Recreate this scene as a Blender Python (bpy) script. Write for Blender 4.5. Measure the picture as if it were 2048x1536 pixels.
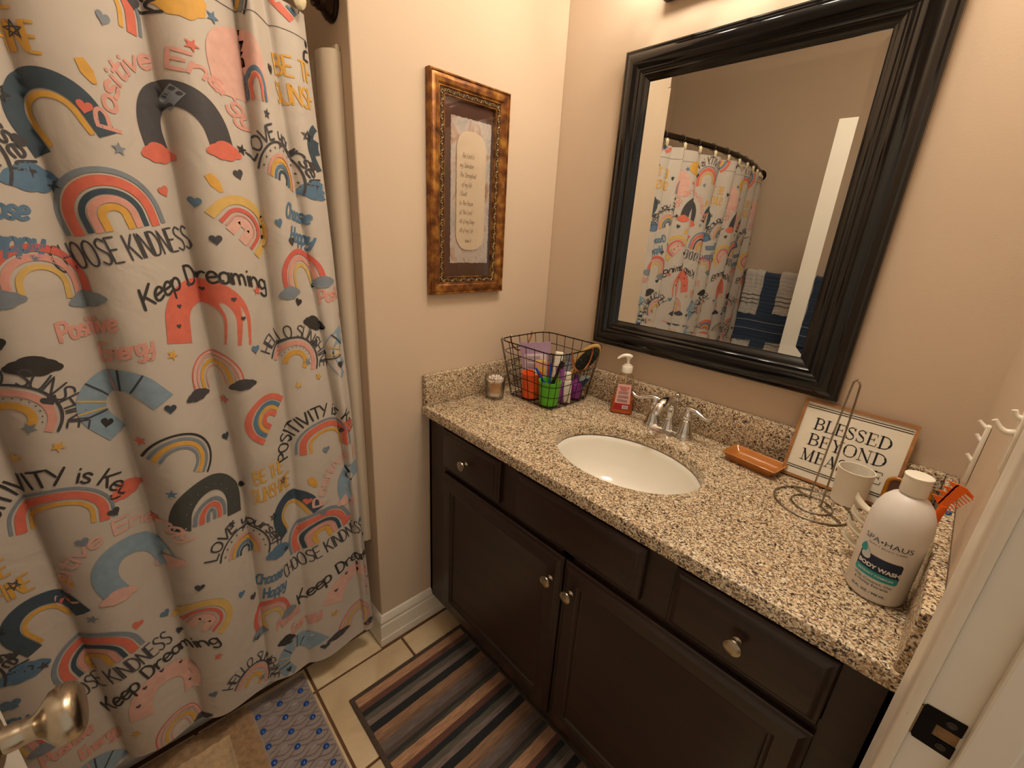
import bpy, bmesh, math, random
import numpy as np
from mathutils import Vector, Matrix
random.seed(7); rng = np.random.RandomState(5)
S = bpy.context.scene; COL = S.collection; PI = math.pi
for o in list(bpy.data.objects): bpy.data.objects.remove(o)

# ---------------------------------------------------------------- camera, world, lights, exposure
cam = bpy.data.cameras.new('camera'); co = bpy.data.objects.new('camera', cam); COL.objects.link(co)
cam.sensor_fit = 'HORIZONTAL'; cam.sensor_width = 36; cam.lens = 36*861.96/2048; cam.clip_start = .01
R = Matrix(((0.68380733, -0.27334672, 0.67652724), (0.72761592, 0.18605303, -0.66027218), (0.05461329, 0.94375094, 0.32611585)))
co.matrix_world = Matrix.Translation((1.1138, -1.2477, 1.4112)) @ R.to_4x4()
S.camera = co
w = bpy.data.worlds.new('hall'); S.world = w; w.use_nodes = True
w.node_tree.nodes['Background'].inputs[0].default_value = (1.0, .87, .70, 1)
w.node_tree.nodes['Background'].inputs[1].default_value = .45
S.view_settings.view_transform = 'Standard'; S.view_settings.look = 'None'; S.view_settings.gamma = 1
S.view_settings.use_curve_mapping = False; S.view_settings.exposure = 0.12
BULB = 54.0            # emission strength of the vanity bulbs
BULB_COL = (1.0, .885, .72)
FILL = 47.0  # emission strength of the added overhead fill light
BULB_X = (.370, .523, .676, .829); BULB_Y = -.125; BULB_Z = 2.13

# ---------------------------------------------------------------- helpers
def lin(h):
    if isinstance(h, str):
        h = h.lstrip('#'); v = [int(h[i:i+2], 16)/255 for i in (0, 2, 4)]
        return tuple(((c/12.92) if c <= .04045 else ((c+.055)/1.055)**2.4) for c in v)
    return tuple(h)
MATS = {}
def mat(name, col='#888888', rough=.5, metal=0, spec=.5, noise=0, nscale=30, bump=0, bscale=60, trans=0, ior=1.45, coat=0, sheen=0, alpha=1, emit=None, estr=0, sub=0):
    if name in MATS: return MATS[name]
    m = bpy.data.materials.new(name); m.use_nodes = True; nt = m.node_tree; b = nt.nodes['Principled BSDF']
    c = lin(col); I = b.inputs
    I['Base Color'].default_value = (*c, 1); I['Roughness'].default_value = rough; I['Metallic'].default_value = metal
    I['Specular IOR Level'].default_value = spec; I['IOR'].default_value = ior
    I['Transmission Weight'].default_value = trans; I['Coat Weight'].default_value = coat; I['Coat Roughness'].default_value = .08
    I['Sheen Weight'].default_value = sheen; I['Alpha'].default_value = alpha
    if emit: I['Emission Color'].default_value = (*lin(emit), 1); I['Emission Strength'].default_value = estr
    tc = nt.nodes.new('ShaderNodeTexCoord')
    if noise:
        n = nt.nodes.new('ShaderNodeTexNoise'); n.inputs['Scale'].default_value = nscale; n.inputs['Detail'].default_value = 5
        r = nt.nodes.new('ShaderNodeMixRGB'); r.blend_type = 'MULTIPLY'; r.inputs[0].default_value = 1
        mr = nt.nodes.new('ShaderNodeMapRange'); mr.inputs[1].default_value = .3; mr.inputs[2].default_value = .7
        mr.inputs[3].default_value = 1-noise; mr.inputs[4].default_value = 1+noise*.5
        r.inputs[1].default_value = (*c, 1)
        nt.links.new(tc.outputs['Object'], n.inputs['Vector']); nt.links.new(n.outputs['Fac'], mr.inputs[0])
        nt.links.new(mr.outputs[0], r.inputs[2]); nt.links.new(r.outputs[0], I['Base Color'])
    if bump:
        n2 = nt.nodes.new('ShaderNodeTexNoise'); n2.inputs['Scale'].default_value = bscale; n2.inputs['Detail'].default_value = 4
        bp = nt.nodes.new('ShaderNodeBump'); bp.inputs['Strength'].default_value = bump; bp.inputs['Distance'].default_value = .002
        nt.links.new(tc.outputs['Object'], n2.inputs['Vector']); nt.links.new(n2.outputs['Fac'], bp.inputs['Height'])
        nt.links.new(bp.outputs[0], I['Normal'])
    MATS[name] = m; return m
def ramp(nt, stops, interp='LINEAR'):
    r = nt.nodes.new('ShaderNodeValToRGB'); cr = r.color_ramp; cr.interpolation = interp
    while len(cr.elements) > 1: cr.elements.remove(cr.elements[-1])
    cr.elements[0].position = stops[0][0]; cr.elements[0].color = (*lin(stops[0][1]), 1)
    for p, c in stops[1:]:
        e = cr.elements.new(p); e.color = (*lin(c), 1)
    return r
def link(o, parent=None, loc=None):
    COL.objects.link(o)
    if parent: o.parent = parent
    if loc: o.location = loc
    return o
def tag(o, label=None, cat=None, group=None, kind=None):
    if label: o['label'] = label
    if cat: o['category'] = cat
    if group: o['group'] = group
    if kind: o['kind'] = kind
    return o
def thing(name, label, cat, loc=(0, 0, 0), rot=(0, 0, 0), group=None):
    o = bpy.data.objects.new(name, None); o.empty_display_size = .02
    link(o, None, loc); o.rotation_euler = rot; return tag(o, label, cat, group)
def fin(name, bm, m, parent=None, smooth=True, loc=None, kind=None, label=None, rot=None, angle=40):
    me = bpy.data.meshes.new(name)
    bmesh.ops.recalc_face_normals(bm, faces=bm.faces)
    bm.to_mesh(me); bm.free()
    for k in (m if isinstance(m, (list, tuple)) else [m]): me.materials.append(k)
    if smooth:
        me.polygons.foreach_set('use_smooth', [True]*len(me.polygons))
        me.set_sharp_from_angle(angle=math.radians(angle))
    o = bpy.data.objects.new(name, me); link(o, parent, loc)
    if rot: o.rotation_euler = rot
    if kind: o['kind'] = kind
    if label: o['label'] = label
    return o
def B(): return bmesh.new()
def box(bm, x0, x1, y0, y1, z0, z1, bev=0, mi=0, M=None, seg=2):
    n = B(); bmesh.ops.create_cube(n, size=1)
    for v in n.verts: v.co = ((x0+x1)/2+v.co.x*(x1-x0), (y0+y1)/2+v.co.y*(y1-y0), (z0+z1)/2+v.co.z*(z1-z0))
    if bev: bmesh.ops.bevel(n, geom=list(n.edges), offset=bev, segments=seg, profile=.5, affect='EDGES')
    merge(bm, n, mi, M)
def merge(bm, n, mi=0, M=None):
    mp = {}
    for v in n.verts: mp[v] = bm.verts.new(M @ v.co if M else v.co)
    for f in n.faces:
        try: g = bm.faces.new([mp[v] for v in f.verts]); g.material_index = mi
        except ValueError: pass
    n.free()
def lathe(bm, prof, seg=32, M=None, mi=0, sx=1, sy=1, cap=True):
    """prof: list of (r,z) from bottom to top, around Z"""
    rings = []
    for r, z in prof:
        if r < 1e-6: rings.append([bm.verts.new(M @ Vector((0, 0, z)) if M else (0, 0, z))])
        else:
            ring = []
            for i in range(seg):
                a = 2*PI*i/seg; p = Vector((r*math.cos(a)*sx, r*math.sin(a)*sy, z)); ring.append(bm.verts.new(M @ p if M else p))
            rings.append(ring)
    for a, b in zip(rings, rings[1:]):
        for i in range(seg):
            j = (i+1) % seg
            if len(a) == 1 and len(b) == 1: continue
            if len(a) == 1: f = bm.faces.new((a[0], b[i], b[j]))
            elif len(b) == 1: f = bm.faces.new((a[i], b[0], a[j]))
            else: f = bm.faces.new((a[i], a[j], b[j], b[i]))
            f.material_index = mi
    if cap:
        for r in (rings[0], rings[-1]):
            if len(r) > 1: f = bm.faces.new(r); f.material_index = mi
def catmull(pts, n=6, closed=False):
    P = [Vector(p) for p in pts]; out = []; N = len(P)
    for i in range(N if closed else N-1):
        if closed: a, b, c, d = P[(i-1) % N], P[i], P[(i+1) % N], P[(i+2) % N]
        else: a, b, c, d = P[max(i-1, 0)], P[i], P[i+1], P[min(i+2, N-1)]
        for k in range(n):
            t = k/n; out.append(.5*((2*b)+(-a+c)*t+(2*a-5*b+4*c-d)*t*t+(-a+3*b-3*c+d)*t**3))
    if not closed: out.append(P[-1].copy())
    return out
def tube(bm, pts, r, seg=8, closed=False, mi=0, smooth=0, flat=None):
    """r: number or list; flat: (sx,sy) elliptical scale"""
    if smooth: 
        if isinstance(r, (list, tuple)):
            rr = catmull([(x, 0, 0) for x in r], smooth, closed); r = [max(v.x, 1e-5) for v in rr]
        pts = catmull(pts, smooth, closed)
    P = [Vector(p) for p in pts]; N = len(P)
    if not isinstance(r, (list, tuple)): r = [r]*N
    T = []
    for i in range(N):
        a = P[(i-1) % N] if (closed or i > 0) else P[i]; b = P[(i+1) % N] if (closed or i < N-1) else P[i]
        t = (b-a); T.append(t.normalized() if t.length > 1e-9 else Vector((0, 0, 1)))
    up = Vector((0, 0, 1)) if abs(T[0].z) < .9 else Vector((1, 0, 0))
    nrm = (up-T[0]*up.dot(T[0])).normalized(); rings = []
    for i in range(N):
        nrm = (nrm-T[i]*nrm.dot(T[i]))
        nrm = nrm.normalized() if nrm.length > 1e-6 else T[i].orthogonal().normalized()
        bi = T[i].cross(nrm); fx, fy = flat or (1, 1)
        rings.append([bm.verts.new(P[i]+(nrm*math.cos(2*PI*k/seg)*fx+bi*math.sin(2*PI*k/seg)*fy)*r[i]) for k in range(seg)])
    for i in range(N if closed else N-1):
        a, b = rings[i], rings[(i+1) % N]
        for k in range(seg):
            l = (k+1) % seg; f = bm.faces.new((a[k], a[l], b[l], b[k])); f.material_index = mi
    if not closed:
        for rg in (rings[0], rings[-1]): f = bm.faces.new(rg); f.material_index = mi
def sphere(bm, c, r, seg=16, M=None, mi=0, sc=(1, 1, 1)):
    n = B(); bmesh.ops.create_uvsphere(n, u_segments=seg, v_segments=max(6, seg//2), radius=r)
    for v in n.verts: v.co = Vector((v.co.x*sc[0]+c[0], v.co.y*sc[1]+c[1], v.co.z*sc[2]+c[2]))
    merge(bm, n, mi, M)
def prism(bm, poly, t, M=None, mi=0, bev=0):
    """extrude the 2D polygon (x,z) along y from 0 to t"""
    n = B(); vs = [n.verts.new((x, 0, z)) for x, z in poly]; f = n.faces.new(vs)
    g = bmesh.ops.extrude_face_region(n, geom=[f]); bmesh.ops.translate(n, vec=(0, t, 0), verts=[e for e in g['geom'] if isinstance(e, bmesh.types.BMVert)])
    bmesh.ops.recalc_face_normals(n, faces=n.faces)
    if bev: bmesh.ops.bevel(n, geom=[e for e in n.edges if abs(e.verts[0].co.y-e.verts[1].co.y) < 1e-6], offset=bev, segments=2, affect='EDGES')
    merge(bm, n, mi, M)
def frame_sweep(bm, x0, x1, z0, z1, prof, mi=0, M=None):
    """mitred rectangular frame in XZ; prof list of (inset, y)"""
    rings = []
    for d, y in prof:
        c = [(x0+d, z0+d), (x1-d, z0+d), (x1-d, z1-d), (x0+d, z1-d)]
        rings.append([bm.verts.new(M @ Vector((x, y, z)) if M else (x, y, z)) for x, z in c])
    for a, b in zip(rings, rings[1:]):
        for k in range(4):
            l = (k+1) % 4; f = bm.faces.new((a[k], a[l], b[l], b[k])); f.material_index = mi
def text_mesh(txt, size, M, extrude=0, bold=0, align='CENTER', shear=0, sx=1):
    cu = bpy.data.curves.new('t', 'FONT'); cu.body = txt; cu.size = size; cu.align_x = align; cu.align_y = 'CENTER'
    cu.resolution_u = 3; cu.offset = bold; cu.extrude = extrude; cu.shear = shear
    o = bpy.data.objects.new('t', cu); COL.objects.link(o); dg = bpy.context.evaluated_depsgraph_get()
    me = bpy.data.meshes.new_from_object(o.evaluated_get(dg)); bm = B(); bm.from_mesh(me)
    bpy.data.objects.remove(o); bpy.data.curves.remove(cu); bpy.data.meshes.remove(me)
    for v in bm.verts: v.co.x *= sx
    if M: bmesh.ops.transform(bm, matrix=M, verts=bm.verts)
    return bm

# ---------------------------------------------------------------- materials
def wall_mat(name, col):
    return mat(name, col, rough=.7, spec=.25, noise=.03, nscale=3, bump=.12, bscale=220)
M_wall = wall_mat('wall_paint', '#d0bba4')
M_ceil = mat('ceiling_paint', '#f0ece4', rough=.9, bump=.3, bscale=90)
M_white = mat('white_trim_paint', '#e9dfd0', rough=.35, spec=.5, noise=.03, nscale=8)
M_door = mat('door_paint', '#e6e0d4', rough=.4, noise=.02, nscale=6)
M_black = mat('black_lacquer', '#08080a', rough=.12, spec=.5, coat=.2, noise=.03, nscale=12, bump=.05, bscale=9)
M_mirror = mat('mirror_silver', '#e4e6e4', rough=.0, metal=1, noise=.005, nscale=2)
M_chrome = mat('chrome', '#dcdcdc', rough=.06, metal=1, noise=.02, nscale=20)
M_nickel = mat('brushed_nickel', '#b9ac98', rough=.27, metal=1, noise=.08, nscale=60)
M_steel = mat('steel_wire', '#a29a8e', rough=.25, metal=1, noise=.1, nscale=60)
M_bronze = mat('dark_bronze', '#3a2c22', rough=.35, metal=.9, noise=.25, nscale=25)
M_iron = mat('dark_iron_wire', '#2b1d16', rough=.45, metal=.6, noise=.2, nscale=90)
M_copper = mat('copper_wire', '#c98455', rough=.25, metal=1, noise=.1, nscale=90)
M_porc = mat('porcelain', '#f0ece2', rough=.12, spec=.5, coat=.3, noise=.015, nscale=5)
M_grout = mat('floor_grout', '#6b4a30', rough=.9, noise=.2, nscale=40, bump=.4)
M_vinyl = mat('surround_acrylic', '#dbcbb6', rough=.3, noise=.02, nscale=8)

def granite():
    m = bpy.data.materials.new('speckled_granite'); m.use_nodes = True; nt = m.node_tree; b = nt.nodes['Principled BSDF']
    tc = nt.nodes.new('ShaderNodeTexCoord')
    nz = nt.nodes.new('ShaderNodeTexNoise'); nz.inputs['Scale'].default_value = 120; nz.inputs['Detail'].default_value = 3
    mx = nt.nodes.new('ShaderNodeMixRGB'); mx.blend_type = 'ADD'; mx.inputs[0].default_value = .012
    nt.links.new(tc.outputs['Object'], mx.inputs[1]); nt.links.new(tc.outputs['Object'], nz.inputs['Vector']); nt.links.new(nz.outputs['Color'], mx.inputs[2])
    v1 = nt.nodes.new('ShaderNodeTexVoronoi'); v1.inputs['Scale'].default_value = 370
    nt.links.new(mx.outputs[0], v1.inputs['Vector'])
    sp = nt.nodes.new('ShaderNodeSeparateColor'); nt.links.new(v1.outputs['Color'], sp.inputs[0])
    n2 = nt.nodes.new('ShaderNodeTexNoise'); n2.inputs['Scale'].default_value = 22; n2.inputs['Detail'].default_value = 4
    nt.links.new(tc.outputs['Object'], n2.inputs['Vector'])
    ad = nt.nodes.new('ShaderNodeMath'); ad.operation = 'ADD'
    ms = nt.nodes.new('ShaderNodeMath'); ms.operation = 'MULTIPLY_ADD'; ms.inputs[1].default_value = .5; ms.inputs[2].default_value = -.25
    nt.links.new(n2.outputs['Fac'], ms.inputs[0]); nt.links.new(sp.outputs[0], ad.inputs[0]); nt.links.new(ms.outputs[0], ad.inputs[1])
    r = ramp(nt, [(0, '#2f2723'), (.08, '#584940'), (.18, '#83705c'), (.29, '#a68562'), (.41, '#b99c7c'), (.53, '#cdb897'), (.70, '#dccdb0'), (.88, '#e9dfc9'), (.96, '#76685a')], 'CONSTANT')
    nt.links.new(ad.outputs[0], r.inputs[0]); nt.links.new(r.outputs[0], b.inputs['Base Color'])
    b.inputs['Roughness'].default_value = .22; b.inputs['Specular IOR Level'].default_value = .45
    return m
M_gran = granite()
def wood(name, c1, c2, sc=(4, 60, 60), rough=.38):
    m = bpy.data.materials.new(name); m.use_nodes = True; nt = m.node_tree; b = nt.nodes['Principled BSDF']
    tc = nt.nodes.new('ShaderNodeTexCoord'); mp = nt.nodes.new('ShaderNodeMapping'); mp.inputs['Scale'].default_value = sc
    n = nt.nodes.new('ShaderNodeTexNoise'); n.inputs['Scale'].default_value = 1; n.inputs['Detail'].default_value = 6; n.inputs['Distortion'].default_value = .6
    r = ramp(nt, [(.3, c1), (.7, c2)])
    nt.links.new(tc.outputs['Object'], mp.inputs[0]); nt.links.new(mp.outputs[0], n.inputs['Vector']); nt.links.new(n.outputs['Fac'], r.inputs[0])
    nt.links.new(r.outputs[0], b.inputs['Base Color']); b.inputs['Roughness'].default_value = rough; b.inputs['Coat Weight'].default_value = .15
    b.inputs['Coat Roughness'].default_value = .25
    return m
M_wood = wood('espresso_wood', '#1b0e0a', '#2f180f')
M_oak = wood('oak_frame_wood', '#8a5a2f', '#b27c46', rough=.6)
def tile_mat():
    m = bpy.data.materials.new('beige_ceramic_tile'); m.use_nodes = True; nt = m.node_tree; b = nt.nodes['Principled BSDF']
    tc = nt.nodes.new('ShaderNodeTexCoord'); n = nt.nodes.new('ShaderNodeTexNoise'); n.inputs['Scale'].default_value = 7; n.inputs['Detail'].default_value = 9; n.inputs['Distortion'].default_value = .5
    geo = nt.nodes.new('ShaderNodeNewGeometry')
    nt.links.new(geo.outputs['Position'], n.inputs['Vector'])
    r = ramp(nt, [(.3, '#c6ad89'), (.5, '#dac29d'), (.72, '#e4d1ae')]); nt.links.new(n.outputs['Fac'], r.inputs[0]); nt.links.new(r.outputs[0], b.inputs['Base Color'])
    b.inputs['Roughness'].default_value = .45
    n2 = nt.nodes.new('ShaderNodeTexNoise'); n2.inputs['Scale'].default_value = 18; bp = nt.nodes.new('ShaderNodeBump'); bp.inputs['Strength'].default_value = .25; bp.inputs['Distance'].default_value = .003
    nt.links.new(geo.outputs['Position'], n2.inputs['Vector']); nt.links.new(n2.outputs['Fac'], bp.inputs['Height']); nt.links.new(bp.outputs[0], b.inputs['Normal'])
    return m
M_tile = tile_mat()

H = .8817          # countertop height
L = 1.199          # right wall
WE = -.732         # end of the left wall (alcove corner)
FY = -2.25         # far wall

# ---------------------------------------------------------------- room shell
def struct(name, bm, m, parent=None, smooth=False, **k):
    o = fin(name, bm, m, parent, smooth, **k)
    if not parent: o['kind'] = 'structure'
    return o
b = B(); box(b, -.9, 1.32, 0, .1, 0, 2.74); struct('wall_back', b, M_wall)
b = B(); box(b, -.85, 0, WE, 0, 0, 2.74, bev=.004); struct('wall_left', b, M_wall)
b = B(); box(b, -.95, -.80, FY, WE, 0, 2.74); struct('wall_alcove', b, M_wall)
b = B(); box(b, -.95, 1.32, FY-.1, FY, 0, 2.74); struct('wall_front', b, M_wall)
DY0, DY1, DZ = -1.465, -.66, 2.03
b = B(); box(b, L, L+.12, DY1+.012, 0, 0, 2.74); box(b, L, L+.12, FY, DY0-.012, 0, 2.74); box(b, L, L+.12, DY0-.012, DY1+.012, DZ+.012, 2.74)
struct('wall_right', b, M_wall)
b = B(); box(b, -.95, 2.4, FY-.1, .1, 2.74, 2.8); struct('ceiling', b, M_ceil)
b = B(); box(b, -.95, 2.4, FY-.1, .1, -.06, -.003); floor = struct('floor', b, M_grout)
# tiles: cut strip beside the tub, then a 0.302 grid
TS = .302; xs = [(-.0805, .0185)]+[(.0260+TS*k, .0260+TS*(k+1)-.008) for k in range(5)]
ys = [(-.9755-TS*k+.0025+TS, -.9755-TS*k-.0025) for k in range(-3, 5)]
meshes = {}
for (x0, x1) in xs:
    for k in range(-3, 5):
        y1 = -.9755-TS*k+TS-.0040; y0 = -.9755-TS*k+.0040
        y1 = min(y1, -.001); y0 = max(y0, FY+.001)
        if y1-y0 < .01: continue
        if x0 < 0 and y0 > WE-.02: continue
        if x0 < 0: y1 = min(y1, WE-.016)
        if x1 > L and (y1 > DY1+.01 or y0 < DY0-.01): x1c = L-.001
        else: x1c = x1
        if x1c-x0 < .02: continue
        key = (round(x1c-x0, 3), round(y1-y0, 3))
        if key not in meshes:
            b = B(); box(b, 0, x1c-x0, 0, y1-y0, -.004, 0, bev=.0016, seg=2)
            o = fin('floor_tile', b, M_tile, floor, loc=(x0, y0, 0)); meshes[key] = o.data
        else:
            o = bpy.data.objects.new('floor_tile', meshes[key]); link(o, floor, (x0, y0, 0))
# baseboards: profile extruded
BP = [(0, 0), (.0155, 0), (.0155, .03), (.013, .034), (.0125, .085), (.0095, .09), (.0095, .098), (.0125, .103), (.0105, .112), (.006, .124), (.002, .128), (0, .128)]
def baseboard(name, p0, p1, nrm, m0=0, m1=0):
    """profile swept p0->p1, nrm = outward; m0/m1: mitre extension factors"""
    b = B(); p0 = Vector(p0); p1 = Vector(p1); n = Vector(nrm); d = (p1-p0).normalized()
    A = [b.verts.new(p0+n*x-d*x*m0+Vector((0, 0, z))) for x, z in BP]; C = [b.verts.new(p1+n*x+d*x*m1+Vector((0, 0, z))) for x, z in BP]
    for i in range(len(BP)-1): b.faces.new((A[i], A[i+1], C[i+1], C[i]))
    b.faces.new(A); b.faces.new(C); return struct(name, b, M_white)
baseboard('baseboard_left', (0, -.47, 0), (0, WE, 0), (1, 0, 0), 0, 1)
baseboard('baseboard_alcove', (0, WE, 0), (-.08, WE, 0), (0, -1, 0), 1, 0)
baseboard('baseboard_front', (.02, FY, 0), (L, FY, 0), (0, 1, 0))
baseboard('baseboard_right', (L, FY, 0), (L, DY0-.07, 0), (-1, 0, 0))
# door casing (room side) with its moulded profile, jamb and stop
CP = [(.0, .0), (.0, .010), (.003, .0145), (.010, .0165), (.022, .015), (.036, .0155), (.048, .0145), (.053, .012), (.057, .008), (.059, 0)]   # (across, depth)
b = B()
def cas(bm, seq):
    rings = [[bm.verts.new(f(a, d)) for a, d in CP] for f in seq]
    for A, C in zip(rings, rings[1:]):
        for i in range(len(CP)-1): bm.faces.new((A[i], A[i+1], C[i+1], C[i]))
    for rr in (rings[0], rings[-1]): bm.faces.new(rr)
oy1, oy0, oz = DY1+.055, DY0-.055, DZ+.055
cas(b, [lambda a, d: (L-d, oy1-a, 0), lambda a, d: (L-d, oy1-a, oz-a), lambda a, d: (L-d, oy0+a, oz-a), lambda a, d: (L-d, oy0+a, 0)])
struct('trim_1', b, M_white, smooth=True)
b = B()
for (y0, y1) in ((DY1, DY1+.012), (DY0-.012, DY0)): box(b, L, L+.12, y0, y1, 0, DZ, bev=.001)
box(b, L, L+.12, DY0-.012, DY1+.012, DZ, DZ+.012)
jamb = struct('trim_2', b, M_white)
b = B(); box(b, L+.038, L+.072, DY1-.011, DY1, 0, DZ, bev=.003); box(b, L+.038, L+.072, DY0, DY0+.011, 0, DZ, bev=.003); box(b, L+.038, L+.072, DY0, DY1, DZ-.011, DZ, bev=.003)
fin('door_stop', b, M_white, jamb, False)
# strike plate on the jamb
M_blk = mat('blackened_metal', '#15110e', rough=.5, metal=.7, noise=.3, nscale=120)
b = B(); sz0, sz1 = .893, .945
prism(b, [(L+.0005, sz0+.008), (L+.004, sz0+.001), (L+.036, sz0), (L+.036, sz0+.017), (L+.016, sz0+.017), (L+.016, sz0+.034), (L+.036, sz0+.034), (L+.036, sz1), (L+.004, sz1-.001), (L+.0005, sz1-.008)], .0022, Matrix.Translation((0, DY1-.0022, 0)))
st = fin('strike_plate', b, M_blk, jamb, False, label='blackened metal strike plate')
b = B()
for k in range(9):
    pass
lip = [(L+.001-.0035*math.sin(PI*i/10)*2.2, sz0+.004+(sz1-sz0-.008)*i/10) for i in range(11)]
prism(b, lip+[(L+.002, sz1-.004), (L+.002, sz0+.004)], .0022, Matrix.Translation((0, DY1-.0024, 0)))
fin('strike_lip', b, mat('worn_brass', '#a58c6c', rough=.35, metal=.8, noise=.2, nscale=80), st, False)
b = B()
for z in (sz0+.009, sz1-.009): lathe(b, [(.0045, 0), (.0045, .0008), (.0025, .0012), (.0012, .0006), (0, .0006)], 14, Matrix.Translation((L+.026, DY1-.0022, z)) @ Matrix.Rotation(PI/2, 4, 'X'))
fin('screw', b, mat('screw_metal', '#4a443d', rough=.4, metal=.9, noise=.1), st)
b = B(); box(b, L+.0165, L+.0355, DY1-.0008, DY1+.011, sz0+.0175, sz0+.0335); fin('latch_pocket', b, mat('raw_pocket_wood', '#8d6a44', rough=.8, noise=.3, nscale=60), st, False)

# door leaf, swung into the room
dth = math.atan2(-1.415+1.452, .49-1.193)
droot = tag(bpy.data.objects.new('door_1', None), kind='structure'); link(droot, None, (1.193, -1.452, 0)); droot.rotation_euler = (0, 0, dth)
DW = math.hypot(.49-1.193, .037)
b = B(); box(b, 0, DW, 0, .035, .012, 2.0, bev=.0015); fin('door_leaf', b, M_door, droot, False)
def raised(bm, x0, x1, z0, z1, y=0, s=-1):
    frame_sweep(bm, x0, x1, z0, z1, [(0, y), (0, y+s*.003), (.008, y+s*.001), (.016, y+s*.0003), (.03, y+s*.004), (.032, y+s*.004)])
    d = .032; bm.faces.new([bm.verts.new((x, y+s*.004, z)) for x, z in ((x0+d, z0+d), (x1-d, z0+d), (x1-d, z1-d), (x0+d, z1-d))])
for x0 in (.12, .39):
    for z0, z1 in ((.2, .8), (.98, 1.62), (1.72, 1.9)):
        b = B(); raised(b, x0, x0+.21, z0, z1); fin('door_panel', b, M_door, droot)
kx = DW-.072; kz = .897
MK = Matrix.Translation((kx, 0, kz)) @ Matrix.Rotation(PI/2, 4, 'X') @ Matrix.Scale(1.06, 4)
b = B(); lathe(b, [(.033, 0), (.0335, .003), (.031, .008), (.024, .012), (.016, .014), (.0135, .016)], 40, MK)
kr = fin('knob_rose', b, M_nickel, droot)
b = B(); lathe(b, [(.0125, .014), (.0125, .026), (.0115, .028), (.0115, .036), (.0135, .040), (.019, .044), (.0255, .049), (.0283, .055), (.0285, .062), (.026, .068), (.020, .0715), (.010, .073), (0, .0732)], 48, MK)
fin('door_knob', b, M_nickel, droot)
b = B(); box(b, DW, DW+.0012, .006, .029, kz-.028, kz+.028, bev=.0005); fin('latch_plate', b, M_nickel, droot, False)

# ---------------------------------------------------------------- bathtub and surround
t = thing('bathtub', 'white bathtub hidden behind the rainbow shower curtain', 'bathtub', (-.44, (WE+FY)/2, 0))
b = B(); X0, X1, Y0, Y1, TH = -.355, .345, FY-(WE+FY)/2+.002, WE-(WE+FY)/2-.002, .42
def rr(cx0, cx1, cy0, cy1, r, z, n=8):
    out = []
    for (cx, cy, a0) in ((cx1-r, cy1-r, 0), (cx0+r, cy1-r, PI/2), (cx0+r, cy0+r, PI), (cx1-r, cy0+r, 1.5*PI)):
        for k in range(n+1):
            a = a0+PI/2*k/n; out.append(Vector((cx+r*math.cos(a), cy+r*math.sin(a), z)))
    return out
rings = [rr(X0, X1, Y0, Y1, .01, 0), rr(X0, X1, Y0, Y1, .01, TH-.02), rr(X0+.006, X1-.006, Y0+.006, Y1-.006, .02, TH), rr(X0+.07, X1-.07, Y0+.09, Y1-.09, .1, TH), rr(X0+.09, X1-.09, Y0+.11, Y1-.11, .1, TH-.03), rr(X0+.13, X1-.13, Y0+.2, Y1-.16, .12, .12), rr(X0+.2, X1-.2, Y0+.28, Y1-.24, .1, .1)]
V = [[b.verts.new(p) for p in r] for r in rings]
for A, C in zip(V, V[1:]):
    for i in range(len(A)): j = (i+1) % len(A); b.faces.new((A[i], A[j], C[j], C[i]))
b.faces.new(V[-1]); fin('tub_shell', b, M_porc, t)
b = B(); lathe(b, [(.028, 0), (.028, .004), (0, .005)], 24, Matrix.Translation((0, .5, .1))); fin('tub_drain', b, M_chrome, t)
t = thing('shower_surround', 'cream acrylic shower surround panel with rounded front edge at alcove wall', 'surround', (-.06, WE, .42))
b = B(); box(b, -.73, .012, -.012, -.001, 0, 1.385, bev=.003); fin('end_panel', b, M_vinyl, t, False)
b = B(); prism(b, [(-.062, -.028), (-.05, -.04), (-.03, -.043), (-.008, -.038), (.008, -.026), (.013, -.014), (.013, -.001), (-.066, -.001)], 1.375, Matrix(((1, 0, 0, 0), (0, 0, 1, 0), (0, 1, 0, 0), (0, 0, 0, 1))), bev=.003)
fin('front_flange', b, M_vinyl, t)
b = B(); box(b, -.739, -.727, FY-WE+.002, -.002, 0, 1.385, bev=.003); fin('back_panel', b, M_vinyl, t, False)

# ---------------------------------------------------------------- vanity cabinet
CF = -.532
t = thing('vanity_cabinet', 'dark espresso wood bathroom vanity cabinet under the granite countertop', 'cabinet', (.6, CF, 0))
def loc_box(bm, x0, x1, y0, y1, z0, z1, **k): box(bm, x0-.6, x1-.6, y0-CF, y1-CF, z0, z1, **k)
b = B()
loc_box(b, .002, .097, CF, CF+.02, .105, .851); loc_box(b, 1.132, 1.197, CF, CF+.02, .105, .851)
loc_box(b, .002, 1.197, CF, CF+.02, .832, .851); loc_box(b, .097, 1.132, CF+.001, CF+.02, .672, .705); loc_box(b, .097, 1.132, CF, CF+.02, .105, .14)
loc_box(b, .36, .434, CF+.0005, CF+.02, .69, .84); loc_box(b, .80, .872, CF+.0005, CF+.02, .69, .84); loc_box(b, .595, .627, CF+.001, CF+.02, .12, .69)
loc_box(b, .002, .014, CF, -.002, .105, .851); loc_box(b, 1.185, 1.197, CF, -.002, .105, .851); loc_box(b, .014, 1.185, CF+.02, -.002, .105, .12)
loc_box(b, .097, 1.132, CF+.019, CF+.024, .13, .84)
fin('carcass', b, M_wood, t, False)
b = B(); loc_box(b, .002, 1.197, -.468, -.452, 0, .105); fin('toe_kick', b, M_wood, t, False)
PRF = [(0, 0), (0, -.009), (.002, -.0115), (.006, -.0125), (.010, -.0155), (.016, -.019), (.018, -.0195)]
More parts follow.
